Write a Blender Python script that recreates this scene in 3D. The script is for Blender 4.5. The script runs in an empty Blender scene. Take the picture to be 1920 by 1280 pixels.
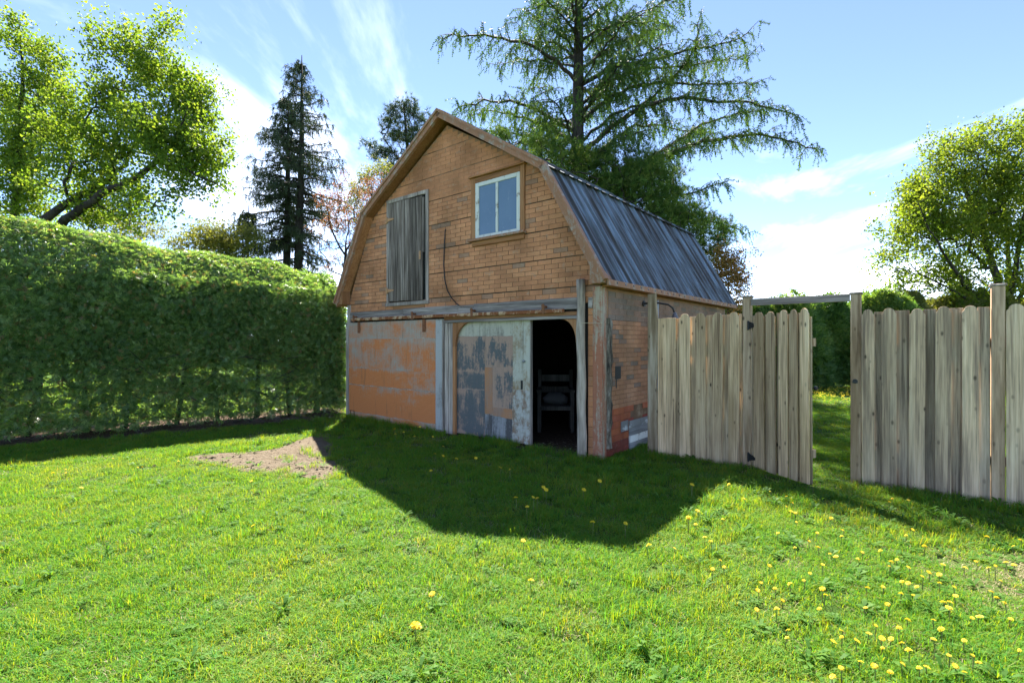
import bpy, math, random
import numpy as np
from mathutils import Vector, Matrix

random.seed(11)
rng = np.random.default_rng(11)
R = math.radians
scene = bpy.context.scene
COL = scene.collection

# ------------------------------------------------------------------ camera
EYE = 1.5
FPX = 928.0                                  # focal length in photo pixels (1920 wide)
cam = bpy.data.cameras.new('camera')
cam.sensor_width = 36.0
cam.lens = FPX / 1920.0 * 36.0
cam.clip_start = 0.05
cam.clip_end = 3000
camo = bpy.data.objects.new('camera', cam)
COL.objects.link(camo)
camo.location = (0, 0, EYE)
camo.rotation_euler = (R(90), 0, 0)
scene.camera = camo

# ------------------------------------------------------------------ sun, sky, exposure
SUN_AZ = Vector((-0.155, 1.0))
SUN_EL = R(51.8)
SUN_AZ.normalize()
sun_dir = Vector((SUN_AZ.x * math.cos(SUN_EL), SUN_AZ.y * math.cos(SUN_EL), math.sin(SUN_EL)))
sl = bpy.data.lights.new('sun', 'SUN')
sl.energy = 2.5
sl.angle = R(0.53)
sl.color = (1.0, 0.94, 0.84)
so = bpy.data.objects.new('sun', sl)
COL.objects.link(so)
so.location = (0, 0, 40)
so.rotation_euler = sun_dir.to_track_quat('Z', 'Y').to_euler()

world = bpy.data.worlds.new('World')
scene.world = world
world.use_nodes = True
wn = world.node_tree
wn.nodes.clear()


def N(nt, kind, **kw):
    n = nt.nodes.new(kind)
    for k, v in kw.items():
        setattr(n, k, v)
    return n


def L(nt, a, b):
    nt.links.new(a, b)


w_out = N(wn, 'ShaderNodeOutputWorld')
w_bg = N(wn, 'ShaderNodeBackground')
SKY_STRENGTH = 0.05
w_bg.inputs['Strength'].default_value = SKY_STRENGTH
L(wn, w_bg.outputs[0], w_out.inputs['Surface'])
w_sky = N(wn, 'ShaderNodeTexSky', sky_type='NISHITA')
w_sky.sun_disc = False
w_sky.sun_elevation = SUN_EL
w_sky.sun_rotation = math.atan2(SUN_AZ.x, SUN_AZ.y)
w_sky.air_density = 0.42
w_sky.dust_density = 0.0
w_sky.ozone_density = 0.8
# thin clouds: noise on the direction projected to a cloud deck
w_tc = N(wn, 'ShaderNodeTexCoord')
w_sep = N(wn, 'ShaderNodeSeparateXYZ')
L(wn, w_tc.outputs['Generated'], w_sep.inputs[0])


def wmath(op, a, b=None, clamp=False):
    n = N(wn, 'ShaderNodeMath', operation=op, use_clamp=clamp)
    for i, v in enumerate((a, b)):
        if v is None:
            continue
        if isinstance(v, (int, float)):
            n.inputs[i].default_value = v
        else:
            L(wn, v, n.inputs[i])
    return n.outputs[0]


zz = wmath('ADD', wmath('MAXIMUM', w_sep.outputs[2], 0.0), 0.16)
w_comb = N(wn, 'ShaderNodeCombineXYZ')
L(wn, wmath('DIVIDE', w_sep.outputs[0], zz), w_comb.inputs[0])
L(wn, wmath('DIVIDE', w_sep.outputs[1], zz), w_comb.inputs[1])
w_map = N(wn, 'ShaderNodeMapping')
w_map.inputs['Location'].default_value = (8.8, -13.4, 0.0)
w_map.inputs['Rotation'].default_value = (0, 0, R(24))
w_map.inputs['Scale'].default_value = (0.85, 0.5, 1)
L(wn, w_comb.outputs[0], w_map.inputs[0])
w_n = N(wn, 'ShaderNodeTexNoise')
w_n.inputs['Scale'].default_value = 1.25
w_n.inputs['Detail'].default_value = 9
w_n.inputs['Roughness'].default_value = 0.58
w_n.inputs['Distortion'].default_value = 0.5
L(wn, w_map.outputs[0], w_n.inputs['Vector'])


def cloud_bank(px, py, tight):
    """A bank of cloud round one direction (the photo's two banks)."""
    d = Vector(((px - 960) / FPX, 1.0, (640 - py) / FPX)).normalized()
    n = N(wn, 'ShaderNodeVectorMath', operation='DOT_PRODUCT')
    L(wn, w_tc.outputs['Generated'], n.inputs[0])
    n.inputs[1].default_value = d
    return wmath('MULTIPLY', wmath('SUBTRACT', n.outputs['Value'], tight), 1.0 / (1 - tight), True)


low = wmath('MULTIPLY', wmath('SUBTRACT', 0.23, w_sep.outputs[2]), 0.46, True)
b1 = wmath('MULTIPLY', cloud_bank(700, 130, 0.955), 0.03)
b2 = wmath('MULTIPLY', cloud_bank(1500, 500, 0.955), 0.11)
b3 = wmath('MULTIPLY', cloud_bank(330, 400, 0.95), 0.10)
cov = wmath('ADD', wmath('ADD', wmath('ADD', w_n.outputs['Fac'], low), wmath('ADD', b1, b2)), b3)
w_ramp = N(wn, 'ShaderNodeValToRGB')
w_ramp.color_ramp.elements[0].position = 0.56
w_ramp.color_ramp.elements[0].color = (0, 0, 0, 1)
w_ramp.color_ramp.elements[1].position = 1.0
w_ramp.color_ramp.elements[1].color = (1, 1, 1, 1)
L(wn, cov, w_ramp.inputs[0])
veil = wmath('ADD', wmath('MULTIPLY', wmath('POWER', w_ramp.outputs[0], 1.35), 0.85), 0.008)
w_mix = N(wn, 'ShaderNodeMix', data_type='RGBA')
L(wn, veil, w_mix.inputs['Factor'])
L(wn, w_sky.outputs[0], w_mix.inputs['A'])
w_mix.inputs['B'].default_value = (17.0, 16.8, 16.5, 1)
L(wn, w_mix.outputs['Result'], w_bg.inputs['Color'])

scene.view_settings.view_transform = 'Standard'
scene.view_settings.look = 'None'
scene.view_settings.exposure = 3.2
scene.view_settings.gamma = 1.0
scene.view_settings.use_curve_mapping = False
scene.cycles.max_bounces = 8
scene.cycles.diffuse_bounces = 4
scene.cycles.transmission_bounces = 6
scene.cycles.transparent_max_bounces = 8
scene.cycles.sample_clamp_indirect = 8.0

# ------------------------------------------------------------------ node helpers


class Mat:
    """Small builder for a procedural Principled material."""

    def __init__(self, name, rough=0.8, spec=0.3, metal=0.0):
        self.m = bpy.data.materials.new(name)
        self.m.use_nodes = True
        self.nt = self.m.node_tree
        self.b = self.nt.nodes['Principled BSDF']
        self.out = self.nt.nodes['Material Output']
        self.b.inputs['Roughness'].default_value = rough
        self.b.inputs['Specular IOR Level'].default_value = spec
        self.b.inputs['Metallic'].default_value = metal
        self._vec = {}

    def vec(self, scale, jitter=False, coord='Object', loc=(0, 0, 0)):
        nt = self.nt
        if coord == 'Position':
            src = N(nt, 'ShaderNodeNewGeometry').outputs['Position']
        else:
            src = N(nt, 'ShaderNodeTexCoord').outputs[coord]
        if jitter:
            oi = N(nt, 'ShaderNodeObjectInfo')
            k = N(nt, 'ShaderNodeMath', operation='MULTIPLY')
            L(nt, oi.outputs['Random'], k.inputs[0])
            k.inputs[1].default_value = 61.7
            c = N(nt, 'ShaderNodeCombineXYZ')
            for i in range(3):
                L(nt, k.outputs[0], c.inputs[i])
            a = N(nt, 'ShaderNodeVectorMath', operation='ADD')
            L(nt, src, a.inputs[0])
            L(nt, c.outputs[0], a.inputs[1])
            src = a.outputs[0]
        mp = N(nt, 'ShaderNodeMapping')
        mp.inputs['Scale'].default_value = scale if isinstance(scale, tuple) else (scale,) * 3
        mp.inputs['Location'].default_value = loc
        L(nt, src, mp.inputs[0])
        return mp.outputs[0]

    def noise(self, scale, detail=5, rough=0.6, jitter=False, coord='Object', loc=(0, 0, 0), dist=0.0):
        n = N(self.nt, 'ShaderNodeTexNoise')
        n.inputs['Scale'].default_value = 1.0
        n.inputs['Detail'].default_value = detail
        n.inputs['Roughness'].default_value = rough
        n.inputs['Distortion'].default_value = dist
        L(self.nt, self.vec(scale, jitter, coord, loc), n.inputs['Vector'])
        return n.outputs['Fac']

    def voronoi(self, scale, jitter=False, coord='Object'):
        n = N(self.nt, 'ShaderNodeTexVoronoi')
        n.inputs['Scale'].default_value = 1.0
        L(self.nt, self.vec(scale, jitter, coord), n.inputs['Vector'])
        return n.outputs['Distance']

    def ramp(self, fac, stops, interp='LINEAR'):
        r = N(self.nt, 'ShaderNodeValToRGB')
        cr = r.color_ramp
        cr.interpolation = interp
        while len(cr.elements) < len(stops):
            cr.elements.new(0.5)
        for e, (p, c) in zip(cr.elements, stops):
            e.position = p
            if isinstance(c, (int, float)):
                c = (c, c, c)
            e.color = (c[0], c[1], c[2], 1)
        L(self.nt, fac, r.inputs[0])
        return r.outputs[0]

    def mix(self, fac, a, b, blend='MIX'):
        n = N(self.nt, 'ShaderNodeMix', data_type='RGBA', blend_type=blend)
        for s, v in (('Factor', fac), ('A', a), ('B', b)):
            if isinstance(v, (int, float)):
                n.inputs[s].default_value = v
            elif isinstance(v, tuple):
                n.inputs[s].default_value = (v[0], v[1], v[2], 1)
            else:
                L(self.nt, v, n.inputs[s])
        return n.outputs['Result']

    def math(self, op, a, b=None, clamp=False):
        n = N(self.nt, 'ShaderNodeMath', operation=op, use_clamp=clamp)
        for i, v in enumerate((a, b)):
            if v is None:
                continue
            if isinstance(v, (int, float)):
                n.inputs[i].default_value = v
            else:
                L(self.nt, v, n.inputs[i])
        return n.outputs[0]

    def attr(self, name):
        return N(self.nt, 'ShaderNodeAttribute', attribute_name=name).outputs['Fac']

    def rnd(self):
        return N(self.nt, 'ShaderNodeObjectInfo').outputs['Random']

    def axis(self, i, coord='Object'):
        s = N(self.nt, 'ShaderNodeSeparateXYZ')
        L(self.nt, self.vec(1.0, False, coord), s.inputs[0])
        return s.outputs[i]

    def color(self, c):
        if isinstance(c, tuple):
            self.b.inputs['Base Color'].default_value = (c[0], c[1], c[2], 1)
        else:
            L(self.nt, c, self.b.inputs['Base Color'])
        return self

    def rough(self, r):
        L(self.nt, r, self.b.inputs['Roughness'])
        return self

    def bump(self, h, strength=0.5, dist=0.01):
        b = N(self.nt, 'ShaderNodeBump')
        b.inputs['Strength'].default_value = strength
        b.inputs['Distance'].default_value = dist
        L(self.nt, h, b.inputs['Height'])
        L(self.nt, b.outputs[0], self.b.inputs['Normal'])
        return self

    def translucent(self, col, amount):
        """Thin leaf: part of the light goes through."""
        t = N(self.nt, 'ShaderNodeBsdfTranslucent')
        if isinstance(col, tuple):
            t.inputs[0].default_value = (col[0], col[1], col[2], 1)
        else:
            L(self.nt, col, t.inputs[0])
        mx = N(self.nt, 'ShaderNodeMixShader')
        mx.inputs[0].default_value = amount
        L(self.nt, self.b.outputs[0], mx.inputs[1])
        L(self.nt, t.outputs[0], mx.inputs[2])
        L(self.nt, mx.outputs[0], self.out.inputs['Surface'])
        return self


def wood(name, dark, mid, light, grain=(38, 38, 1.6), knots=0.0, stain=None, rough=0.85, bump=0.5):
    m = Mat(name, rough, 0.2)
    g = m.noise(grain, 6, 0.65, True)
    big = m.noise(tuple(max(0.8, q * 0.16) for q in grain), 4, 0.6, True)
    c = m.ramp(m.math('ADD', m.math('MULTIPLY', g, 0.62), m.math('MULTIPLY', big, 0.38)),
               [(0.37, dark), (0.5, mid), (0.62, light)])
    if stain:
        s = m.ramp(m.noise((9, 9, 0.7), 4, 0.6, True, loc=(7, 3, 1)), [(0.50, 0), (0.66, 1)])
        c = m.mix(m.math('MULTIPLY', s, 0.7), c, stain)
    if knots > 0:
        ds = m.ramp(m.noise((13, 13, 0.9), 4, 0.6, True, loc=(2, 8, 5)), [(0.54, 0), (0.68, 1)])
        c = m.mix(m.math('MULTIPLY', ds, 0.55), c, tuple(x * 1.05 for x in dark))
        v = m.voronoi((10.5, 10.5, 5.2), True)
        k = m.math('MULTIPLY', m.ramp(v, [(0.06, 1), (0.17, 0)]), m.ramp(m.noise((4, 4, 2), 2, 0.5, True, loc=(5, 5, 5)), [(0.40, 0.35), (0.56, 1)]))
        c = m.mix(m.math('MULTIPLY', k, knots), c, tuple(x * 0.28 for x in dark))
    tone = m.ramp(m.rnd(), [(0, 0.64), (0.5, 0.93), (1, 1.20)])
    c = m.mix(1.0, c, tone, 'MULTIPLY')
    m.color(c)
    m.bump(g, bump, 0.006)
    return m.m


def peel(name, paint, under, lo, hi, scale=(2.2, 2.2, 1.0), paint2=None, rough=0.7, dirt=(0.10, 0.08, 0.06), edge=0.0):
    """Old paint peeling in ragged streaks off an older coat."""
    m = Mat(name, rough, 0.25)
    a = m.noise(scale, 6, 0.62, True)
    st = m.noise((55, 55, 3.4), 5, 0.75, True, loc=(3, 9, 2))
    fine = m.noise(24, 6, 0.75, True)
    f = m.math('ADD', m.math('ADD', m.math('MULTIPLY', a, 0.52), m.math('MULTIPLY', st, 0.24)), m.math('MULTIPLY', fine, 0.24))
    if edge:
        sg = N(m.nt, 'ShaderNodeSeparateXYZ')
        L(m.nt, N(m.nt, 'ShaderNodeTexCoord').outputs['Generated'], sg.inputs[0])
        ez = m.math('MULTIPLY', m.ramp(sg.outputs[2], [(0.0, 0.8), (0.10, 0.0), (0.78, 0.0), (1.0, 1.0)]), m.ramp(m.noise((2.6, 2.6, 0.5), 4, 0.6, True, loc=(6, 1, 3)), [(0.35, 0.1), (0.6, 1.5)]))
        f = m.math('SUBTRACT', f, m.math('MULTIPLY', ez, edge))
    mask = m.ramp(f, [(lo, 0), (hi, 1)])
    p = m.mix(m.math('MULTIPLY', fine, 0.55), paint, paint2 or tuple(x * 0.62 for x in paint))
    u = m.mix(m.math('MULTIPLY', st, 0.8), under, tuple(x * 0.55 for x in under))
    c = m.mix(mask, u, p)
    d = m.ramp(m.noise((14, 14, 1.2), 5, 0.7, True, loc=(1, 4, 8)), [(0.58, 0), (0.75, 1)])
    c = m.mix(m.math('MULTIPLY', d, 0.6), c, dirt)
    m.color(c)
    m.bump(m.math('ADD', mask, m.math('MULTIPLY', fine, 0.4)), 0.45, 0.004)
    return m.m


def plain(name, c, rough=0.6, spec=0.3, metal=0.0, var=0.25, scale=30.0):
    m = Mat(name, rough, spec, metal)
    n = m.noise(scale, 4, 0.6)
    m.color(m.mix(n, tuple(x * (1 - var) for x in c), tuple(min(1, x * (1 + var)) for x in c)))
    return m.m


def leafmat(name, stops, trans=0.45, tgain=(1.5, 1.5, 0.6), rough=0.55, spec=0.35, patch=None):
    m = Mat(name, rough, spec)
    t = m.attr('tint')
    c = m.ramp(t, stops)
    if patch:
        pn = m.noise(patch[0], 3, 0.5, coord='Position')
        c = m.mix(m.ramp(pn, [(patch[1], 0), (patch[2], 1)]), c, m.mix(1.0, c, patch[3], 'MULTIPLY'))
    m.color(c)
    m.translucent(m.mix(1.0, c, tgain, 'MULTIPLY'), trans)
    return m.m


# ------------------------------------------------------------------ mesh helpers

class MB:
    """Collects polygons, then links ONE mesh object."""

    def __init__(self):
        self.v, self.f, self.t = [], [], []

    def add(self, vs, fs, tint=0.5):
        o = len(self.v)
        self.v += [tuple(p) for p in vs]
        self.f += [tuple(i + o for i in q) for q in fs]
        self.t += [tint] * len(vs)
        return self

    def box(self, x0, x1, y0, y1, z0, z1, tint=0.5):
        vs = [(x, y, z) for z in (z0, z1) for y in (y0, y1) for x in (x0, x1)]
        return self.add(vs, [(0, 2, 3, 1), (4, 5, 7, 6), (0, 1, 5, 4), (2, 6, 7, 3), (0, 4, 6, 2), (1, 3, 7, 5)], tint)

    def prism_y(self, pts, y0, y1, tint=0.5):
        """pts (x,z) counter-clockwise seen from -y; extruded from y0 (front) to y1."""
        n = len(pts)
        vs = [(x, y0, z) for x, z in pts] + [(x, y1, z) for x, z in pts]
        fs = [tuple(range(n)), tuple(range(2 * n - 1, n - 1, -1))]
        fs += [(i, n + i, n + (i + 1) % n, (i + 1) % n) for i in range(n)]
        return self.add(vs, fs, tint)

    def tube(self, pts, rad, sides=6, cap=True, tint=0.5):
        pts = [Vector(p) for p in pts]
        n = len(pts)
        rs = rad if isinstance(rad, (list, tuple)) else [rad] * n
        vs, fs = [], []
        prev = None
        for i, p in enumerate(pts):
            d = (pts[min(i + 1, n - 1)] - pts[max(i - 1, 0)]).normalized()
            if prev is None:
                u = d.cross(Vector((0, 0, 1)) if abs(d.z) < 0.9 else Vector((1, 0, 0))).normalized()
            else:
                u = (prev - d * prev.dot(d)).normalized()
            prev = u
            w = d.cross(u)
            for k in range(sides):
                a = 2 * math.pi * k / sides
                vs.append(p + (u * math.cos(a) + w * math.sin(a)) * rs[i])
        for i in range(n - 1):
            for k in range(sides):
                k2 = (k + 1) % sides
                fs.append((i * sides + k, i * sides + k2, (i + 1) * sides + k2, (i + 1) * sides + k))
        if cap:
            fs.append(tuple(range(sides - 1, -1, -1)))
            fs.append(tuple(range((n - 1) * sides, n * sides)))
        return self.add(vs, fs, tint)

    def mesh(self, name, mat):
        me = bpy.data.meshes.new(name)
        me.from_pydata(self.v, [], self.f)
        me.materials.append(mat)
        at = me.attributes.new('tint', 'FLOAT', 'POINT')
        at.data.foreach_set('value', np.array(self.t, dtype=np.float32))
        me.update()
        return me

    def build(self, name, mat, parent=None, bevel=0.0, smooth=False):
        me = self.mesh(name, mat)
        if smooth:
            me.polygons.foreach_set('use_smooth', [True] * len(me.polygons))
        o = bpy.data.objects.new(name, me)
        COL.objects.link(o)
        if parent is not None:
            o.parent = parent
        if bevel:
            b = o.modifiers.new('bevel', 'BEVEL')
            b.width = bevel
            b.segments = 1
            b.limit_method = 'ANGLE'
        return o


def inst(name, mesh, parent, loc=(0, 0, 0), rot=(0, 0, 0), scale=(1, 1, 1)):
    o = bpy.data.objects.new(name, mesh)
    COL.objects.link(o)
    o.parent = parent
    o.location = loc
    o.rotation_euler = rot
    o.scale = scale
    return o


def tag(o, label=None, cat=None, group=None, kind=None):
    if label:
        o['label'] = label
    if cat:
        o['category'] = cat
    if group:
        o['group'] = group
    if kind:
        o['kind'] = kind
    return o


def thing(name, loc, label, cat, rz=0.0, group=None):
    o = bpy.data.objects.new(name, None)
    COL.objects.link(o)
    o.location = loc
    o.rotation_euler = (0, 0, rz)
    o.empty_display_size = 0.2
    return tag(o, label, cat, group)


def npmesh(name, V, F, mat, tint=None, parent=None, origin=(0, 0, 0), smooth=False):
    """Link one mesh object from numpy arrays (triangles or quads)."""
    V = np.asarray(V, np.float32) - np.asarray(origin, np.float32)
    F = np.asarray(F, np.int32)
    me = bpy.data.meshes.new(name)
    me.vertices.add(len(V))
    me.vertices.foreach_set('co', V.ravel())
    k = F.shape[1]
    me.loops.add(F.size)
    me.loops.foreach_set('vertex_index', F.ravel())
    me.polygons.add(len(F))
    me.polygons.foreach_set('loop_start', np.arange(0, F.size, k, dtype=np.int32))
    if smooth:
        me.polygons.foreach_set('use_smooth', np.ones(len(F), bool))
    if tint is not None:
        at = me.attributes.new('tint', 'FLOAT', 'POINT')
        at.data.foreach_set('value', np.asarray(tint, np.float32))
    me.materials.append(mat)
    me.update(calc_edges=True)
    o = bpy.data.objects.new(name, me)
    COL.objects.link(o)
    if parent is not None:
        o.parent = parent
    return o


def unit(a):
    return a / np.maximum(np.linalg.norm(a, axis=-1, keepdims=True), 1e-9)


def frames(T, up=None, roll=True):
    """Orthonormal frames with first axis T; second axis near-horizontal or random."""
    T = unit(np.asarray(T, float))
    if up is None:
        up = rng.normal(size=T.shape)
    B = unit(np.cross(up, T))
    Nn = np.cross(T, B)
    return T, B, Nn


def tile(tv, tf, C, T, B, Nn, S, tint):
    tv = np.asarray(tv, float)
    tf = np.asarray(tf, int)
    S = np.asarray(S, float)[:, None, None]
    V = (tv[None, :, 0:1] * T[:, None, :] + tv[None, :, 1:2] * B[:, None, :] + tv[None, :, 2:3] * Nn[:, None, :]) * S + C[:, None, :]
    F = tf[None] + (np.arange(len(C)) * len(tv))[:, None, None]
    return V.reshape(-1, 3), F.reshape(-1, tf.shape[1]), np.repeat(tint, len(tv))


def merge(parts):
    V, F, T, o = [], [], [], 0
    for v, f, t in parts:
        V.append(v)
        F.append(f + o)
        T.append(t)
        o += len(v)
    return np.concatenate(V), np.concatenate(F), np.concatenate(T)


def at(px, py, d):
    """World point at depth d that the photo shows at (px, py)."""
    return np.array(((px - 960) / FPX * d, d, EYE + (640 - py) / FPX * d))


# ------------------------------------------------------------------ ground and lawn
A = math.atan2(928, 1140)                    # the barn front turns away to the left by this angle
XD = Vector((math.cos(A), -math.sin(A)))     # along the barn front and the fence, to the right
YD = Vector((math.sin(A), math.cos(A)))      # into the depth of the barn
BARN = Vector((1.1387, 6.29))                # front right corner
BW, BL = 5.65, 5.25


def barn_local(x, y):
    dx, dy = x - BARN.x, y - BARN.y
    return dx * XD.x + dy * XD.y, dx * YD.x + dy * YD.y


g = Mat('lawn_soil', 0.95, 0.1)
gn = g.noise(1.3, 5, 0.6, coord='Position')
gc = g.ramp(gn, [(0.3, (0.045, 0.095, 0.014)), (0.5, (0.075, 0.14, 0.02)), (0.7, (0.14, 0.16, 0.05))])
fn = g.noise(60, 4, 0.7, coord='Position')
g.color(g.mix(fn, gc, g.mix(1.0, gc, (0.4, 0.4, 0.4), 'MULTIPLY')))
g.bump(fn, 0.8, 0.02)
MB().add([(-500, -200, 0), (500, -200, 0), (500, 1200, 0), (-500, 1200, 0)], [(0, 1, 2, 3)]).build('lawn', g.m)
tag(bpy.data.objects['lawn'], 'green garden lawn stretching to the horizon', kind='structure')

d = Mat('bare_earth', 0.95, 0.1)
dn = d.noise(14, 6, 0.7, coord='Position')
dn2 = d.noise(70, 4, 0.7, coord='Position')
d.color(d.mix(dn2, d.ramp(dn, [(0.3, (0.065, 0.052, 0.036)), (0.5, (0.155, 0.13, 0.095)), (0.7, (0.235, 0.205, 0.155))]), (0.16, 0.12, 0.08)))
d.bump(d.math('ADD', dn, d.math('MULTIPLY', dn2, 0.5)), 1.0, 0.04)
M_earth = d.m

DIRT = [(-4.15, 6.45), (-3.45, 5.98), (-2.75, 5.62), (-2.05, 5.50), (-1.90, 5.72), (-2.35, 6.35), (-2.62, 7.15), (-2.95, 7.85), (-3.22, 7.55), (-3.30, 6.85)]


def in_poly(px, py, poly):
    r = np.zeros(len(px), bool)
    j = len(poly) - 1
    for i in range(len(poly)):
        xi, yi = poly[i]
        xj, yj = poly[j]
        c = ((yi > py) != (yj > py)) & (px < (xj - xi) * (py - yi) / (yj - yi + 1e-12) + xi)
        r ^= c
        j = i
    return r


def mound(name, poly, mat, h, n=26, grow=1.15, z0=0.003):
    """Irregular patch of earth, slightly heaped in the middle."""
    cx = sum(p[0] for p in poly) / len(poly)
    cy = sum(p[1] for p in poly) / len(poly)
    ring = []
    m = len(poly)
    for i in range(m):
        for k in range(6):
            t = k / 6
            p0, p1, p2, p3 = (poly[(i + q) % m] for q in (-1, 0, 1, 2))
            q = [0.5 * (2 * p1[a] + (p2[a] - p0[a]) * t + (2 * p0[a] - 5 * p1[a] + 4 * p2[a] - p3[a]) * t * t + (3 * p1[a] - p0[a] - 3 * p2[a] + p3[a]) * t ** 3) for a in (0, 1)]
            s = grow * random.uniform(0.95, 1.07)
            ring.append((cx + (q[0] - cx) * s, cy + (q[1] - cy) * s))
    vs, fs = [], []
    K = 7
    for j in range(K):
        s = 1 - j / K
        for (x, y) in ring:
            vs.append((cx + (x - cx) * s, cy + (y - cy) * s, z0 + h * (1 - s ** 1.5) + random.uniform(-0.012, 0.012) * (j > 0)))
    n = len(ring)
    for j in range(K - 1):
        for i in range(n):
            i2 = (i + 1) % n
            fs.append((j * n + i, j * n + i2, (j + 1) * n + i2, (j + 1) * n + i))
    vs.append((cx, cy, z0 + h))
    for i in range(n):
        fs.append(((K - 1) * n + i, (K - 1) * n + (i + 1) % n, len(vs) - 1))
    return tag(MB().add(vs, fs).build(name, mat, smooth=True), kind='structure')


mound('bare_earth_patch', DIRT, M_earth, 0.035, grow=1.05)
cl = MB()
for i in range(900):
    x, y = random.uniform(-4.3, -1.8), random.uniform(5.4, 7.9)
    if not in_poly(np.array([x]), np.array([y]), DIRT)[0] and random.random() < 0.85:
        continue
    q = random.choice((0.006, 0.008, 0.010, 0.014, 0.022)) * random.uniform(0.7, 1.3)
    vs = [(x + q * random.uniform(0.6, 1.2) * math.cos(k * 1.571), y + q * random.uniform(0.6, 1.2) * math.sin(k * 1.571), 0.018) for k in range(4)]
    vs += [(x + q * 0.2, y, 0.02 + q * random.uniform(0.4, 0.8))]
    cl.add(vs, [(0, 1, 4), (1, 2, 4), (2, 3, 4), (3, 0, 4)])
tag(tag(cl.build('soil_clods', M_earth), 'crumbly clods and small stones on the bare earth patch', 'clods'), kind='stuff')
HA, HB = np.array((-7.385, 7.138)), np.array((-3.50, 10.12))   # foot of the hedge face
hd = unit(HB - HA)
hn = np.array((hd[1], -hd[0]))                                 # towards the camera
HS = [tuple(HA - hd * 2.6 + hn * 0.30), tuple(HA + hn * 0.35), tuple(HA + hd * 2.5 + hn * 0.3), tuple(HB + hn * 0.75), tuple(HB + hd * 0.3 + hn * 0.6),
      tuple(HB - hn * 1.3), tuple(HA - hn * 1.3), tuple(HA - hd * 2.6 - hn * 1.3)]
dk = Mat('hedge_litter', 0.95, 0.1)
dkn = dk.noise(40, 5, 0.7, coord='Position')
dk.color(dk.ramp(dkn, [(0.35, (0.03, 0.022, 0.014)), (0.55, (0.11, 0.07, 0.045)), (0.75, (0.22, 0.15, 0.09))]))
dk.bump(dkn, 1.0, 0.03)
mound('hedge_bed', HS, dk.m, 0.03, grow=1.0, z0=0.002)


# grass: blade clumps spread over the lawn by geometry nodes (nobody could count them)
M_blade = leafmat('grass_blade', [(0.0, (0.062, 0.255, 0.055)), (0.5, (0.122, 0.29, 0.030)), (0.85, (0.18, 0.30, 0.03)), (1.0, (0.21, 0.27, 0.08))],
                  trans=0.52, tgain=(1.80, 1.30, 0.26), rough=0.55, spec=0.07, patch=(1.1, 0.46, 0.66, (1.38, 1.08, 1.3)))
M_weed = leafmat('weed_leaf', [(0.0, (0.05, 0.14, 0.02)), (0.5, (0.09, 0.20, 0.03)), (1.0, (0.14, 0.25, 0.05))], trans=0.5, tgain=(1.6, 1.5, 0.45), rough=0.6, spec=0.15)
M_straw = leafmat('dry_straw', [(0.0, (0.22, 0.17, 0.09)), (1.0, (0.42, 0.35, 0.21))], trans=0.3, tgain=(1.1, 1.1, 1.0))

clumps = bpy.data.collections.new('grass_clumps')


def clump(name, mat, nb, r, h, wdt, lean, seed, kind='blade'):
    q = random.Random(seed)
    vs, fs, tt = [], [], []
    for _ in range(nb):
        a = q.uniform(0, 6.283)
        rr = r * math.sqrt(q.random())
        bx, by = rr * math.cos(a), rr * math.sin(a)
        az = q.uniform(0, 6.283)
        hh = h * q.uniform(0.45, 1.15)
        ln = hh * lean * q.uniform(0.2, 1.4)
        dx, dy = math.cos(az), math.sin(az)
        fx, fy = -dy, dx
        w = wdt * q.uniform(0.7, 1.3) * 0.5
        t = q.random()
        o = len(vs)
        if kind == 'blade':
            mz, mo = hh * 0.55, ln * 0.32
            tz = hh if ln < hh else hh * 0.8
            vs += [(bx - fx * w, by - fy * w, -0.005), (bx + fx * w, by + fy * w, -0.005),
                   (bx + dx * mo - fx * w * 0.8, by + dy * mo - fy * w * 0.8, mz), (bx + dx * mo + fx * w * 0.8, by + dy * mo + fy * w * 0.8, mz),
                   (bx + dx * ln, by + dy * ln, tz)]
            fs += [(o, o + 1, o + 3), (o, o + 3, o + 2), (o + 2, o + 3, o + 4)]
            tt += [t] * 5
        else:
            # broad toothed leaf lying outwards in a rosette
            l = h * q.uniform(0.7, 1.3)
            up = q.uniform(0.15, 0.8)
            pts = [(0, 0.004), (0.35, w * 0.8), (0.7, w * 1.6), (1.0, 0.0), (0.7, -w * 1.6), (0.35, -w * 0.8)]
            for (s, sw) in pts:
                z = l * up * math.sin(min(1, s * 1.2) * 1.7) * 0.8 + 0.01
                vs.append((bx * 0.2 + dx * l * s + fx * sw, by * 0.2 + dy * l * s + fy * sw, z))
            fs += [(o, o + 1, o + 5), (o + 1, o + 2, o + 4), (o + 1, o + 4, o + 5), (o + 2, o + 3, o + 4)]
            tt += [t] * 6
    me = bpy.data.meshes.new(name)
    me.from_pydata(vs, [], fs)
    me.materials.append(mat)
    at_ = me.attributes.new('tint', 'FLOAT', 'POINT')
    at_.data.foreach_set('value', tt)
    me.update()
    o = bpy.data.objects.new(name, me)
    clumps.objects.link(o)


for k in range(4):
    clump('clump_%02d' % k, M_blade, 60, 0.088, 0.044, 0.0038, 1.35, 100 + k)             # mown lawn
for k in range(4, 6):
    clump('clump_%02d' % k, M_blade, 46, 0.075, 0.080, 0.0042, 1.1, 100 + k)            # longer tufts
for k in range(6, 8):
    clump('clump_%02d' % k, M_weed, 8, 0.03, 0.070, 0.015, 0.9, 100 + k, 'weed')         # rosettes
clump('clump_08', M_straw, 22, 0.09, 0.030, 0.0032, 2.2, 108)                             # thatch
clump('clump_09', M_weed, 34, 0.10, 0.026, 0.012, 0.9, 109, 'weed')                       # low clover
pts_, rot_, scl_, idx_ = [], [], [], []


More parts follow.
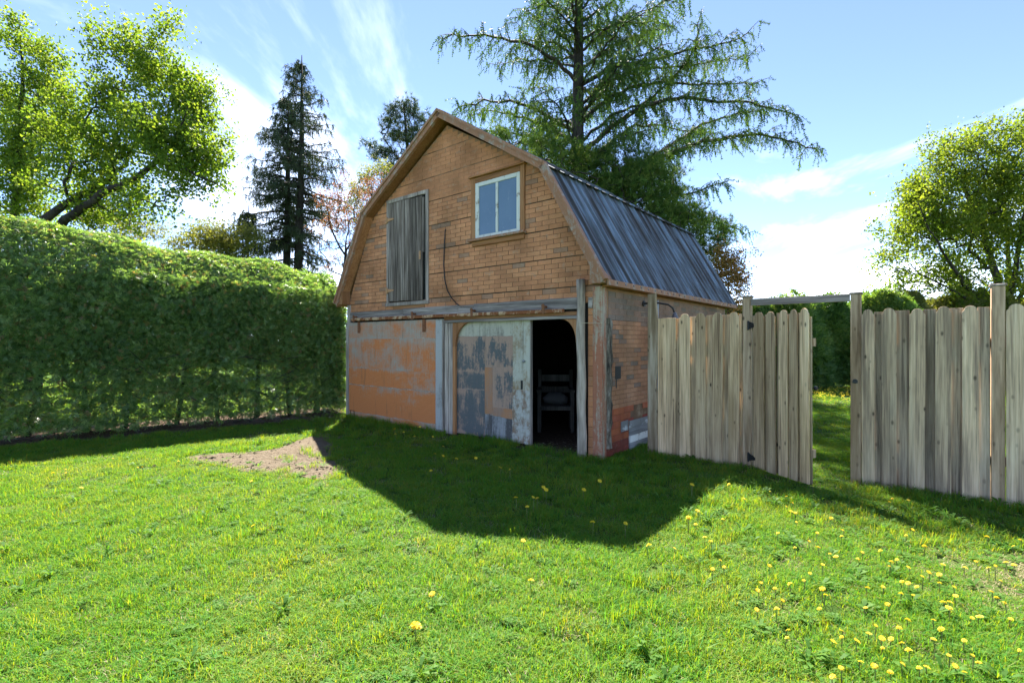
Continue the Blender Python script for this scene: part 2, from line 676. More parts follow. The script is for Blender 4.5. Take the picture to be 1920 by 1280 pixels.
def wave(x, y):
    return (np.sin(x * 1.7 + 0.6 * np.sin(y * 1.1)) + np.sin(y * 2.3 + x * 0.8 + 1.3) + np.sin(x * 4.1 - y * 2.9)) / 3


bands = [(1.55, 3.2, 300), (3.2, 5.0, 250), (5.0, 7.5, 170), (7.5, 11, 75), (11, 18, 26), (18, 45, 5)]
for (ya, yb, dens) in bands:
    wd = 1.12 * yb + 1.2
    n = int(dens * (yb - ya) * 2 * wd)
    y = rng.uniform(ya, yb, n)
    x = rng.uniform(-wd, wd, n)
    keep = np.abs(x) < 1.12 * y + 1.2
    lx, ly = barn_local(x, y)
    keep &= ~((lx > -BW - 0.02) & (lx < 0.03) & (ly > -0.05) & (ly < BL + 0.05))
    hx = (x - HA[0]) * hd[0] + (y - HA[1]) * hd[1]
    hy = (x - HA[0]) * hn[0] + (y - HA[1]) * hn[1]
    inh = (hx < 5.1) & (hx > -3) & (hy > -1.5) & (hy < 0.25)
    keep &= ~(inh & (rng.random(n) < 0.95))
    dirt = in_poly(x, y, DIRT)
    for gx in (1.0, 1.14):
        sx = (x + 2.85) / gx - 2.85
        sy = (y - 6.4) / gx + 6.4
        keep &= ~(in_poly(sx, sy, DIRT) & (rng.random(n) < (0.82 if gx == 1.0 else 0.40)))
    x, y, lx, ly, dirt, hy, hx = (a[keep] for a in (x, y, lx, ly, dirt, hy, hx))
    n = len(x)
    wv = wave(x, y)
    bare = np.clip(1 - ((x - 3.3) ** 2 / 0.7 + (y - 3.0) ** 2 / 0.5), 0, 1)                # thin worn patch, lower right
    u = rng.random(n)
    k = rng.integers(0, 4, n)
    front = (ly < 0) & (ly > -1.0) & (lx > -5.9) & (lx < 4.5)
    near_wall = (ly < 0) & (ly > -0.35) & (lx > -5.9) & (lx < 0.3)
    fx = (x - 2.85) * XD.x + (y - 5.92) * XD.y
    fy = (x - 2.85) * YD.x + (y - 5.92) * YD.y
    fence_foot = (np.abs(fy + 0.12) < 0.28) & (fx > -1.3) & (fx < 3.5) & ~((fx > 0.15) & (fx < 0.95))
    tall = (u < 0.04 + 0.10 * np.clip(wv, 0, 1)) | (front & (u < 0.40)) | ((near_wall | fence_foot) & (u < 0.75))
    k = np.where(tall, rng.integers(4, 6, n), k)
    u2 = rng.random(n)
    wp = 0.018 + 0.09 * front + 0.12 * fence_foot + 0.06 * ((x > 1.2) & (y < 4.6)) + 0.25 * dirt
    k = np.where(u2 < wp, rng.integers(6, 8, n), k)
    k = np.where((u2 > 0.94), 9, k)
    u3 = rng.random(n)
    k = np.where(u3 < 0.12 + 0.60 * bare + 0.12 * np.clip(-wv, 0, 1), 8, k)
    s = np.clip(y / 6.0, 1, 5) ** 0.9
    hz = np.where(k < 6, rng.uniform(0.75, 1.3, n), rng.uniform(0.7, 1.3, n)) * (1 + 0.22 * wv)
    hz *= np.where(y > 7, 1.15, 1.0) * np.where(bare > 0.2, 0.7, 1)
    hz = np.where(near_wall & (k < 6), hz * 1.25, hz)
    pts_.append(np.stack([x, y, np.full(n, 0.0) + 0.03 * dirt], 1))
    rot_.append(rng.uniform(0, 6.283, n))
    scl_.append(np.stack([s, s, hz], 1))
    idx_.append(k)
pts_ = np.concatenate(pts_)
rot_ = np.concatenate(rot_)
scl_ = np.concatenate(scl_)
idx_ = np.concatenate(idx_)
gm = bpy.data.meshes.new('grass')
gm.vertices.add(len(pts_))
gm.vertices.foreach_set('co', pts_.astype(np.float32).ravel())
a_ = gm.attributes.new('turn', 'FLOAT', 'POINT')
a_.data.foreach_set('value', rot_.astype(np.float32))
a_ = gm.attributes.new('size', 'FLOAT_VECTOR', 'POINT')
a_.data.foreach_set('vector', scl_.astype(np.float32).ravel())
a_ = gm.attributes.new('which', 'INT', 'POINT')
a_.data.foreach_set('value', idx_.astype(np.int32))
gm.update()
grass = bpy.data.objects.new('grass', gm)
COL.objects.link(grass)
tag(grass, 'bright green spring grass with weeds growing all over the lawn', 'grass', kind='stuff')
gt = bpy.data.node_groups.new('spread_grass', 'GeometryNodeTree')
gt.interface.new_socket('Geometry', in_out='INPUT', socket_type='NodeSocketGeometry')
gt.interface.new_socket('Geometry', in_out='OUTPUT', socket_type='NodeSocketGeometry')
gi = N(gt, 'NodeGroupInput')
go = N(gt, 'NodeGroupOutput')
ip = N(gt, 'GeometryNodeInstanceOnPoints')
ci = N(gt, 'GeometryNodeCollectionInfo')
ci.inputs['Collection'].default_value = clumps
ci.inputs['Separate Children'].default_value = True
ci.inputs['Reset Children'].default_value = True


def named(nm, ty):
    n = N(gt, 'GeometryNodeInputNamedAttribute', data_type=ty)
    n.inputs['Name'].default_value = nm
    return n.outputs['Attribute']


cx_ = N(gt, 'ShaderNodeCombineXYZ')
L(gt, named('turn', 'FLOAT'), cx_.inputs[2])
L(gt, gi.outputs[0], ip.inputs['Points'])
L(gt, ci.outputs[0], ip.inputs['Instance'])
ip.inputs['Pick Instance'].default_value = True
L(gt, named('which', 'INT'), ip.inputs['Instance Index'])
L(gt, cx_.outputs[0], ip.inputs['Rotation'])
L(gt, named('size', 'FLOAT_VECTOR'), ip.inputs['Scale'])
L(gt, ip.outputs[0], go.inputs[0])
md = grass.modifiers.new('spread', 'NODES')
md.node_group = gt

# ------------------------------------------------------------------ materials of the barn
W_grey = wood('weathered_grey_board', (0.16, 0.125, 0.105), (0.36, 0.29, 0.245), (0.58, 0.48, 0.41), bump=0.7)
W_greyx = wood('weathered_grey_beam', (0.13, 0.105, 0.09), (0.32, 0.265, 0.235), (0.55, 0.465, 0.41), grain=(1.6, 38, 38), bump=0.7)
W_dark = wood('old_dark_plank', (0.035, 0.026, 0.02), (0.165, 0.125, 0.10), (0.42, 0.345, 0.285), grain=(75, 75, 1.3), bump=0.9)
W_brown = wood('brown_painted_board', (0.27, 0.115, 0.048), (0.40, 0.18, 0.078), (0.48, 0.24, 0.115), bump=0.25)
W_brownx = wood('brown_painted_trim', (0.27, 0.115, 0.048), (0.40, 0.18, 0.078), (0.48, 0.24, 0.115), grain=(1.6, 38, 38), bump=0.25)
W_rake = peel('worn_rake_paint', (0.40, 0.19, 0.105), (0.46, 0.37, 0.30), 0.41, 0.50, (7, 7, 7))
W_white = peel('flaking_white_paint', (0.72, 0.70, 0.64), (0.30, 0.22, 0.15), 0.38, 0.46, (9, 9, 9), paint2=(0.6, 0.58, 0.52))
W_corner = peel('flaking_red_corner_paint', (0.44, 0.17, 0.095), (0.52, 0.42, 0.31), 0.46, 0.53, (9, 9, 1.4))
W_post = wood('bare_pole', (0.13, 0.10, 0.075), (0.32, 0.255, 0.20), (0.50, 0.41, 0.33), grain=(30, 30, 2.2), bump=1.0)
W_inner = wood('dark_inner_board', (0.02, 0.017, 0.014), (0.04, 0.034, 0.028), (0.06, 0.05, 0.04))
M_rust = peel('rusty_track_paint', (0.62, 0.42, 0.26), (0.30, 0.10, 0.035), 0.49, 0.56, (7, 7, 7), paint2=(0.5, 0.3, 0.16), rough=0.75)
M_rustd = plain('rust', (0.24, 0.10, 0.05), 0.85, 0.2, var=0.5, scale=60)
M_hinge = plain('rusty_strap_hinge', (0.50, 0.27, 0.14), 0.8, 0.2, var=0.4, scale=40)
M_black = plain('black_rubber', (0.02, 0.018, 0.016), 0.5, 0.4)
M_pane = Mat('blue_grey_pane', 0.06, 0.6)
pn = M_pane.noise((2.5, 2.5, 2.5), 3, 0.5)
sm = M_pane.ramp(M_pane.noise((9, 9, 5), 5, 0.7, loc=(2, 2, 2)), [(0.62, 0), (0.72, 1)])
M_pane.color(M_pane.mix(M_pane.math('MULTIPLY', sm, 0.25), M_pane.mix(pn, (0.10, 0.16, 0.24), (0.15, 0.22, 0.31)), (0.4, 0.42, 0.44)))
M_pane = M_pane.m

# asphalt siding pressed as brick: the sheet is the joint colour, bricks stand proud
s_ = Mat('siding_sheet_felt', 0.95, 0.1)
sn = s_.noise((3, 3, 3), 5, 0.6)
s_.color(s_.ramp(sn, [(0.35, (0.11, 0.07, 0.042)), (0.6, (0.19, 0.11, 0.065)), (0.75, (0.36, 0.27, 0.18))]))
M_felt = s_.m
s2 = Mat('siding_sheet_worn', 0.95, 0.1)
sn2 = s2.noise((3, 3, 3), 5, 0.6)
s2.color(s2.ramp(sn2, [(0.3, (0.26, 0.14, 0.08)), (0.6, (0.36, 0.20, 0.115)), (0.75, (0.62, 0.47, 0.32))]))
M_felt_worn = s2.m


def brickmat(name, stops, worn):
    b = Mat(name, 0.95, 0.12)
    t = b.attr('tint')
    c = b.ramp(t, stops)
    big = b.noise((1.6, 1.6, 1.6), 4, 0.6, coord='Position')
    gr = b.noise(150, 3, 0.8, coord='Position')
    c = b.mix(1.0, c, b.ramp(big, [(0.3, 0.64), (0.7, 1.2)]), 'MULTIPLY')
    c = b.mix(1.0, c, b.ramp(gr, [(0.3, 0.72), (0.7, 1.2)]), 'MULTIPLY')
    w = b.ramp(b.noise((7, 7, 12), 5, 0.7, coord='Position', loc=(4, 4, 4)), [(0.57, 0), (0.72, 1)])
    c = b.mix(b.math('MULTIPLY', w, worn), c, (0.40, 0.32, 0.24))
    b.color(c)
    b.bump(gr, 0.6, 0.003)
    return b.m


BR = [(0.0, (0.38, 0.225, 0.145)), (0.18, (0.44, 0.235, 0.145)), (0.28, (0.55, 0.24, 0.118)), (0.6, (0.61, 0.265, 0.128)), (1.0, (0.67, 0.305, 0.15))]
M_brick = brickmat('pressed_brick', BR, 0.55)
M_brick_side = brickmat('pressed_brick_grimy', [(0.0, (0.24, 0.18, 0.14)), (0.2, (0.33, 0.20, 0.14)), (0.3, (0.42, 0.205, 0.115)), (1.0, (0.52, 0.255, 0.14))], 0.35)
M_brick_red = brickmat('pressed_brick_red', [(0.0, (0.24, 0.07, 0.05)), (0.5, (0.36, 0.09, 0.06)), (1.0, (0.50, 0.155, 0.07))], 0.25)

# ------------------------------------------------------------------ the barn
barn = thing('barn', (BARN.x, BARN.y, 0), 'old gambrel roofed barn with brown brick pattern siding and a dark open doorway', 'barn', -A)
EAVE, BEND, PEAK = 2.25, 3.80, 5.02
BX = 0.75
OH = 0.20


def lim(z):
    """x limits of the gable wall at height z."""
    if z <= EAVE:
        i = 0.0
    elif z <= BEND:
        i = BX * (z - EAVE) / (BEND - EAVE)
    else:
        i = BX + (BW / 2 - BX) * (z - BEND) / (PEAK - BEND)
    return -BW + i, -i


DOOR_L, DOOR_R, DOOR_T = -2.63, -0.31, 1.80
# walls
w = MB()
w.box(-BW, DOOR_L - 0.02, 0.0, 0.09, -0.1, 1.84)
w.box(DOOR_R + 0.02, 0, 0.0, 0.09, -0.1, 1.84)
w.prism_y([(-BW, 1.84), (0, 1.84), (0, EAVE), (-BX, BEND), (-BW / 2, PEAK), (-BW + BX, BEND), (-BW, EAVE)], 0.0, 0.09)
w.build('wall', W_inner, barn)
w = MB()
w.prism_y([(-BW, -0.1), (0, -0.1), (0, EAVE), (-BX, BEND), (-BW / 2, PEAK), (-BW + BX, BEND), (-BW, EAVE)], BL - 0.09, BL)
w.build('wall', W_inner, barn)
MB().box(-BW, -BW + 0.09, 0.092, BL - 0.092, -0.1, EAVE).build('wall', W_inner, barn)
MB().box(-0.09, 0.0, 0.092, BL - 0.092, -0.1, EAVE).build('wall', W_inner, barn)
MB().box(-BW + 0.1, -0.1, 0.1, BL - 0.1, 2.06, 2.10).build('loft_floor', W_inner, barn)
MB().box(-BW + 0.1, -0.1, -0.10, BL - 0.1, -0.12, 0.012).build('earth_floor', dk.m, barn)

# front siding: horizontal sheets with the brick courses pressed in
seams = [2.00, 2.225, 2.63, 3.03, 3.445, 3.855, 4.25, 4.66, PEAK]
HAY = (-4.40, -3.25, 2.13, 4.06)
WIN = (-2.26, -1.21, 3.02, 4.02)
BRICK_L, GAP = 0.228, 0.008


def hidden(x0, x1, z0, z1):
    for a in (HAY, WIN):
        if x0 > a[0] and x1 < a[1] and z0 > a[2] and z1 < a[3]:
            return True
    return False


fullmesh = {}


def brick_mesh(h, tint, mat, key):
    k = (round(h, 4), tint, key)
    if k not in fullmesh:
        fullmesh[k] = MB().box(0, BRICK_L - GAP, 0, 0.004, 0, h, tint / 9.0).mesh('brick', mat)
    return fullmesh[k]


sheets = []
cands = []
loose = {}
for i in range(len(seams) - 1):
    z0, z1 = seams[i], seams[i + 1]
    zs = [z0] + [q for q in (EAVE, BEND) if z0 + 1e-4 < q < z1 - 1e-4] + [z1 - 0.003]
    right = [(lim(z)[1], z) for z in zs]
    left = [(lim(z)[0], z) for z in zs]
    pts = left[:1] + right + left[:0:-1]
    if z1 == PEAK:
        pts = [left[0], right[0], (-BW / 2, PEAK - 0.003)]
    # ragged lower edge
    nx = 22
    lo = []
    for k in range(1, nx):
        t = k / nx
        lo.append((pts[0][0] + (pts[1][0] - pts[0][0]) * t, z0 + random.uniform(-0.004, 0.008)))
    pts = [pts[0]] + lo + pts[1:]
    worn = z0 > 3.80
    sh = MB().prism_y(pts, -0.007 - 0.0012 * (i % 2), -0.001).build('siding_sheet', M_felt_worn if worn else M_felt, barn)
    sheets.append(sh)
    n = max(1, round((z1 - z0) / 0.068))
    ch = (z1 - z0 - 0.012) / n
    for c in range(n):
        a = z0 + 0.007 + c * ch
        b = a + ch - (0.0055 if not worn else 0.004)
        xl, xr = lim(b)
        off = (c % 2) * 0.5 * BRICK_L + i * 0.037
        k0 = math.floor((xl - off) / BRICK_L) - 1
        k = k0
        while True:
            x0 = off + k * BRICK_L
            k += 1
            if x0 > xr:
                break
            x1 = min(x0 + BRICK_L - (GAP if not worn else 0.005), xr - 0.004)
            full = x0 >= xl + 0.004 and x1 < xr - 0.01
            x0 = max(x0, xl + 0.004)
            if x1 - x0 < 0.02 or hidden(x0, x1, a, b):
                continue
            patch = math.sin(x0 * 2.1 + c * 0.9 + i) + random.uniform(-1, 1)
            tint = random.choice((0, 1, 1)) if random.random() < (0.20 if patch > 0.6 else 0.07) else random.randint(3, 9)
            if worn:
                tint = random.choice((4, 5, 5, 6, 6))
            if full and not worn and z0 < 3.8:
                cands.append((-x0, sh, x0, a, b - a, tint))
            else:
                loose.setdefault('f', MB()).box(x0, x1, -0.0105, -0.0085, a, b, tint / 9.0)
cands.sort(key=lambda q: q[0])
for q in cands[:290]:
    inst('brick', brick_mesh(q[4], q[5], M_brick, 'f'), q[1], (q[2], -0.0125, q[3]))
for q in cands[290:]:
    loose['f'].box(q[2], q[2] + BRICK_L - GAP, -0.0125, -0.0085, q[3], q[3] + q[4], q[5] / 9.0)

# narrow strip of siding right of the doorway, below the beam
MB().box(-0.19, -0.115, -0.008, -0.001, 0, 2.0).build('siding_sheet', M_felt, barn)
c = 0
z = 0.01
while z < 1.98:
    loose['f'].box(-0.188, -0.117, -0.012, -0.0085, z, z + 0.125, random.uniform(0.3, 1))
    z += 0.131
tag(loose['f'].build('brick_courses', M_brick, barn), kind='stuff')

# right side siding: sheets upright against the wall, grimy
SIDE_T = 2.19


def side_box(mb, y0, y1, z0, z1, x0, x1, tint=0.5):
    return mb.box(x0, x1, y0, y1, z0, z1, tint)


MB().box(0.001, 0.008, 0.0, BL, 1.785, SIDE_T).build('siding_sheet', M_felt_worn, barn)
MB().box(0.001, 0.008, 0.0, BL, 0.60, 1.78).build('siding_sheet', M_felt, barn)
MB().box(0.001, 0.008, 0.0, BL, 0.0, 0.597).build('siding_sheet', M_felt, barn)
sb, rb = MB(), MB()
z = 1.79
row = 0
z = 0.605
while z < SIDE_T - 0.05:
    h = 0.062 if z < 1.75 else 0.075
    y = -0.1 * (row % 2)
    while y < BL:
        y0, y1 = max(y, 0.16), min(y + BRICK_L - 0.007, BL - 0.02)
        if y1 - y0 > 0.02:
            patch = random.random() < 0.13
            sb.box(0.008, 0.0125, y0, y1, z, z + h - 0.006, random.uniform(0, 0.2) if patch or z > 1.78 else random.uniform(0.35, 1))
        y += BRICK_L
    z += h
    row += 1
z = 0.0
row = 0
while z < 0.59:
    y = -0.1 * (row % 2)
    while y < BL:
        y0, y1 = max(y, 0.10), min(y + 0.30 - 0.006, BL - 0.02)
        if y1 - y0 > 0.02 and not (0.72 < y0 and y1 < 1.42):
            rb.box(0.008, 0.0135, y0, y1, z, z + 0.083, random.random() if z < 0.42 else random.uniform(0.7, 1))
        y += 0.30
    z += 0.088
    row += 1
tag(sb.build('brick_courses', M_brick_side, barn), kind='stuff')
tag(rb.build('brick_courses', M_brick_red, barn), kind='stuff')
# bare planks where the red courses have come off
W_patch = peel('flaking_whitewash', (0.66, 0.66, 0.64), (0.26, 0.25, 0.24), 0.52, 0.56, (3, 3, 9))
W_patchx = wood('bare_grey_sheathing', (0.14, 0.13, 0.12), (0.27, 0.26, 0.25), (0.42, 0.41, 0.40), grain=(38, 1.6, 38))
for k, (a, b, m) in enumerate(((-0.02, 0.09, W_patchx), (0.095, 0.19, W_white), (0.195, 0.30, W_patchx), (0.305, 0.40, W_patch))):
    MB().box(0.014, 0.026 + 0.003 * (k % 2), 0.74, 1.40, a, b).build('sheathing_board', m, barn)
MB().box(0.014, 0.019, 0.50, 0.72, 0.28, 0.42).build('torn_felt', W_patch, barn)
MB().box(0.014, 0.021, 1.405, 1.42, -0.02, 0.55).build('edge_trim', W_white, barn)
# slot-shaped grimy vent and crack on the side wall
MB().box(0.0126, 0.017, 0.34, 0.50, 1.00, 1.17).build('tar_patch', plain('tar', (0.06, 0.055, 0.05), 0.9), barn)
MB().box(0.0126, 0.0155, 0.36, 0.385, 0.88, 0.999).build('tar_patch', bpy.data.materials['tar'], barn)

# corner board, pole, bark plank
MB().box(-0.112, 0.022, -0.030, -0.002, -0.02, 2.20).build('corner_board', W_corner, barn, 0.004)
MB().box(0.001, 0.024, 0.0, 0.085, -0.02, 2.20).build('corner_board', W_corner, barn, 0.004)
zs = np.linspace(-0.05, 2.30, 15)
MB().tube([(-0.250 + 0.010 * math.sin(z * 2.3) + 0.006 * math.sin(z * 7), -0.085 + 0.008 * math.cos(z * 3.1), z) for z in zs],
          [0.062 - 0.007 * (z / 2.3) + 0.004 * math.sin(z * 9) for z in zs], 10).build('pole', W_post, barn, smooth=True)
W_bark = wood('grey_bark', (0.03, 0.025, 0.02), (0.15, 0.12, 0.09), (0.34, 0.30, 0.24), grain=(26, 26, 6), bump=1.0)
bk = MB()
zs = np.linspace(0.12, 1.80, 22)
vs, fs = [], []
for z in zs:
    e0, e1 = 0.10 + random.uniform(-0.014, 0.014), 0.235 + random.uniform(-0.02, 0.02)
    vs += [(0.010, e0, z), (0.050 + random.uniform(-0.012, 0.012), (e0 + e1) / 2 - 0.03, z), (0.046 + random.uniform(-0.012, 0.012), (e0 + e1) / 2 + 0.03, z), (0.010, e1, z)]
for k in range(len(zs) - 1):
    for j in range(3):
        fs.append((k * 4 + j, k * 4 + j + 1, k * 4 + j + 5, k * 4 + j + 4))
fs += [(0, 3, 2, 1), (len(vs) - 4, len(vs) - 3, len(vs) - 2, len(vs) - 1)]
bk.add(vs, fs).build('bark_slab', W_bark, barn)
MB().box(-BW - 0.02, -BW + 0.085, -0.034, -0.002, -0.02, 2.22).build('corner_board', W_grey, barn, 0.004)

# beam above the doors and lintel
bm_ = MB()
for a, b, dz in ((-5.54, -3.9, 0.0), (-3.897, -2.53, 0.01), (-2.527, -2.19, 0.0), (-2.187, -0.33, 0.012), (-0.165, -0.113, 0.0)):
    MB().box(a, b, -0.055, -0.010, 1.925, 2.065 + dz).build('beam', W_greyx, barn, 0.004)
MB().box(-2.86, -0.315, -0.045, -0.009, 1.845, 1.895).build('lintel', W_brownx, barn, 0.003)
MB().box(-2.86, -0.315, -0.058, -0.0455, 1.80, 1.842).build('lintel', W_greyx, barn, 0.003)

# rusty sliding door track with its brackets
trk = MB()
trk.add([(-5.40, -0.125, 1.895), (-5.40, -0.125, 1.950), (-5.40, -0.085, 1.950), (-5.40, -0.085, 1.895),
         (-0.50, -0.125, 1.880), (-0.50, -0.125, 1.930), (-0.50, -0.085, 1.930), (-0.50, -0.085, 1.880)],
        [(0, 4, 5, 1), (1, 5, 6, 2), (2, 6, 7, 3), (0, 1, 2, 3), (4, 7, 6, 5), (3, 7, 4, 0)])
track = trk.build('door_track', M_rust, barn, 0.006)
for x in (-5.30, -3.56, -2.16, -0.82):
    b = MB()
    b.box(x - 0.022, x + 0.022, -0.134, -0.1255, 1.875, 1.985)
    b.box(x - 0.020, x + 0.020, -0.1255, -0.060, 1.958, 1.985)
    b.tube([(x, -0.140, 1.985), (x, -0.125, 1.985)], 0.024, 10)
    b.build('bracket', M_rustd, track)

# left sliding door: patched sheets on a frame
D_or = [peel('orange_sheet_paint', (0.72, 0.24, 0.08), (0.52, 0.42, 0.34), lo, hi, (1.6, 1.6, 2.2), paint2=(0.42, 0.15, 0.06), edge=0.09) for lo, hi in ((0.44, 0.60), (0.40, 0.54), (0.36, 0.50), (0.34, 0.46), (0.42, 0.58))]
D_pale = peel('pale_blue_grey_paint', (0.52, 0.50, 0.48), (0.28, 0.24, 0.21), 0.36, 0.50, (5, 5, 2.5))
sd = MB().box(-5.63, -2.87, -0.070, -0.036, 0.03, 1.865).build('sliding_door', W_grey, barn)
sh = [(1.553, 1.86), (1.005, 1.548), (0.672, 0.99), (0.140, 0.66), (0.035, 0.135)]


def crumpled(x0, x1, z0, z1, y, mat, parent, amp=0.004, nx=22, nz=8, name='metal_sheet', edge=0.006, skew=0.0):
    """Thin sheet, buckled a little, with a ragged lower edge."""
    vs, fs = [], []
    ph = random.uniform(0, 9)
    for layer in (0, 1):
        for j in range(nz + 1):
            for i in range(nx + 1):
                x = x0 + (x1 - x0) * i / nx
                zb = z0 - skew * (i / nx)
                z = zb + (z1 - zb) * j / nz
                if j == 0:
                    z += random.Random(i * 7 + int(z0 * 100)).uniform(-edge, edge)
                o = amp * (math.sin(x * 9 + ph + j) * 0.5 + math.sin(x * 23 + j * 2.1 + ph) * 0.5) * (1.0 if 0 < j < nz else 0.6)
                if j == 0:
                    o -= amp
                vs.append((x, y - abs(o) if layer == 0 else y + 0.002, z))
    M_ = (nx + 1) * (nz + 1)
    for j in range(nz):
        for i in range(nx):
            a = j * (nx + 1) + i
            fs.append((a, a + 1, a + nx + 2, a + nx + 1))
            fs.append((M_ + a, M_ + a + nx + 1, M_ + a + nx + 2, M_ + a + 1))
    for i in range(nx):
        fs.append((i + 1, i, M_ + i, M_ + i + 1))
        t = nz * (nx + 1) + i
        fs.append((t, t + 1, M_ + t + 1, M_ + t))
    for j in range(nz):
        a, b = j * (nx + 1), (j + 1) * (nx + 1)
        fs.append((a, b, M_ + b, M_ + a))
        fs.append((b + nx, a + nx, M_ + a + nx, M_ + b + nx))
    return MB().add(vs, fs).build(name, mat, parent)


for k, (a, b) in enumerate(sh):
    crumpled(-5.60, -3.03, a, b, -0.074 - 0.002 * (k % 2), D_or[k], sd, 0.0045 if k in (1, 2) else 0.003, skew=0.03 if k == 1 else 0.0)
crumpled(-3.025, -2.875, 0.06, 1.85, -0.077, D_pale, sd, 0.003, 4, 24, 'edge_strip')
crumpled(-5.63, -5.53, 0.06, 1.85, -0.083, W_grey, sd, 0.002, 3, 14, 'edge_strip')
for x in (-5.18, -3.30):
    b = MB()
    b.box(x - 0.035, x + 0.035, -0.098, -0.090, 1.66, 1.872)
    b.tube([(x, -0.106, 1.70), (x, -0.095, 1.70)], 0.014, 8)
    b.tube([(x, -0.106, 1.78), (x, -0.095, 1.78)], 0.014, 8)
    b.build('hanger', M_rustd, sd)
MB().tube([(-5.46, -0.090, 0.04), (-5.46, -0.094, 0.16), (-5.34, -0.094, 0.16), (-5.34, -0.090, 0.08)], 0.008, 6).build('floor_guide', M_rustd, sd)

# jamb boards and arched brackets of the doorway
MB().box(-2.845, -2.77, -0.050, -0.010, -0.02, 1.795).build('door_jamb', W_grey, barn, 0.004)
MB().box(-2.765, -2.675, -0.036, -0.012, -0.02, 1.795).build('door_jamb', W_grey, barn, 0.004)


def arch(x_in, x_out, zt, zb, y0, y1):
    """Bracket filling the corner of the doorway under a quarter curve."""
    pts = [(x_out, zt), (x_out, zb)]
    arc = []
    for k in range(11):
        t = k / 10 * math.pi / 2
        arc.append((x_in + (x_out + (0.06 if x_in > x_out else -0.06) - x_in) * math.cos(t), zb + (zt - zb) * math.sin(t)))
    pts = pts + [(arc[0][0], zb)] + arc[1:]
    if x_in > x_out:
        return MB().prism_y(pts, y0, y1)
    return MB().prism_y(pts[::-1], y0, y1)


arch(-2.30, -2.672, 1.797, 1.42, -0.034, 0.004).build('arch_bracket', W_brown, barn)
MB().box(-2.672, -2.615, -0.033, 0.004, -0.02, 1.419).build('door_jamb', W_brown, barn)
arch(-0.58, -0.300, 1.797, 1.48, -0.034, 0.004).build('arch_bracket', W_brown, barn)
MB().box(-0.345, -0.300, -0.030, 0.06, -0.02, 1.478).build('door_jamb', W_dark, barn)

# right sliding door inside the arch
D_dark = [peel('slate_paint_flaking', (0.105, 0.108, 0.108), (0.52, 0.34, 0.25), lo, hi, (5, 5, 2.2), paint2=(0.19, 0.20, 0.20), edge=0.10) for lo, hi in ((0.49, 0.54), (0.47, 0.53), (0.38, 0.48), (0.41, 0.49), (0.50, 0.55))]
D_cream = peel('cream_paint_faded', (0.60, 0.55, 0.43), (0.30, 0.26, 0.22), 0.40, 0.52, (5, 5, 1.5))
D_strip = peel('pale_green_grey_tin', (0.62, 0.57, 0.45), (0.40, 0.28, 0.16), 0.41, 0.53, (4, 4, 3), paint2=(0.40, 0.43, 0.38))
D_strip2 = peel('pale_tin_rusting', (0.57, 0.53, 0.45), (0.36, 0.24, 0.16), 0.45, 0.54, (9, 9, 5), paint2=(0.36, 0.38, 0.37))
D_orange = peel('orange_plank_paint', (0.56, 0.25, 0.11), (0.42, 0.28, 0.21), 0.40, 0.60, (6, 6, 2))
D_bare = peel('bare_board_streaks', (0.38, 0.37, 0.37), (0.13, 0.12, 0.12), 0.46, 0.55, (8, 8, 1.2))
rd = MB().box(-2.72, -1.150, 0.028, 0.058, 0.03, 1.838).build('sliding_door', W_grey, barn)
for k, (a, b) in enumerate(((1.583, 1.834), (1.028, 1.578), (0.752, 1.023), (0.04, 0.747))):
    crumpled(-2.715, -2.020, a, b, 0.0235 - 0.002 * (k % 2), D_cream if k == 0 else D_dark[k], rd, 0.0025, 10)
crumpled(-2.015, -1.472, 1.583, 1.834, 0.0225, D_cream, rd, 0.002, 8)
crumpled(-2.015, -1.472, 1.118, 1.578, 0.0225, D_dark[0], rd, 0.0025, 8)
crumpled(-2.015, -1.472, 0.405, 1.113, 0.0200, D_dark[4], rd, 0.0025, 8)
crumpled(-2.018, -1.860, 0.40, 1.11, 0.0165, D_orange, rd, 0.002, 4)
crumpled(-1.857, -1.472, 0.385, 0.51, 0.0165, D_orange, rd, 0.002, 6, skew=0.02)
crumpled(-2.015, -1.472, 0.04, 0.383, 0.0215, D_bare, rd, 0.0025, 8)
crumpled(-1.468, -1.155, 0.790, 1.834, 0.0195, D_strip, rd, 0.003, 8, 18, 'tin_strip')
crumpled(-1.472, -1.150, 0.035, 0.800, 0.0150, D_strip2, rd, 0.010, 10, 22, 'tin_strip')
MB().box(-1.1495, -1.138, 0.012, 0.060, 0.03, 1.836).build('edge_trim', W_grey, rd)
MB().tube([(-1.255, 0.018, 1.215), (-1.255, -0.004, 1.215), (-1.255, -0.014, 1.215)], [0.016, 0.024, 0.018], 10).build('knob', plain('dull_steel', (0.35, 0.35, 0.34), 0.4, 0.5, 0.8), rd, smooth=True)
MB().box(-1.312, -1.284, 0.006, 0.0175, 0.81, 0.94).build('pull_slot', M_black, rd)

# hay door
hx0, hx1, hz0, hz1 = -4.335, -3.40, 2.215, 3.985
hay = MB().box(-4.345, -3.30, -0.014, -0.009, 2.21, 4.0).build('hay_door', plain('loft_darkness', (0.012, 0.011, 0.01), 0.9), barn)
n = 6
for k in range(n):
    a = hx0 + (hx1 - hx0) * k / n
    b = hx0 + (hx1 - hx0) * (k + 1) / n - 0.006
    tz = random.uniform(-0.012, 0.012)
    p = MB().prism_y([(a, hz0 + tz), (b, hz0 + tz + 0.004), (b + 0.002, hz1 + tz), (a + 0.002, hz1 + tz)], -0.045 - 0.002 * (k % 3), -0.018)
    p.build('plank', W_dark, hay, 0.003)
MB().box(-4.40, -4.343, -0.034, -0.010, 2.15, 4.06).build('door_frame', W_grey, hay, 0.003)
MB().box(-3.325, -3.262, -0.036, -0.010, 2.15, 4.06).build('door_frame', W_grey, hay, 0.003)
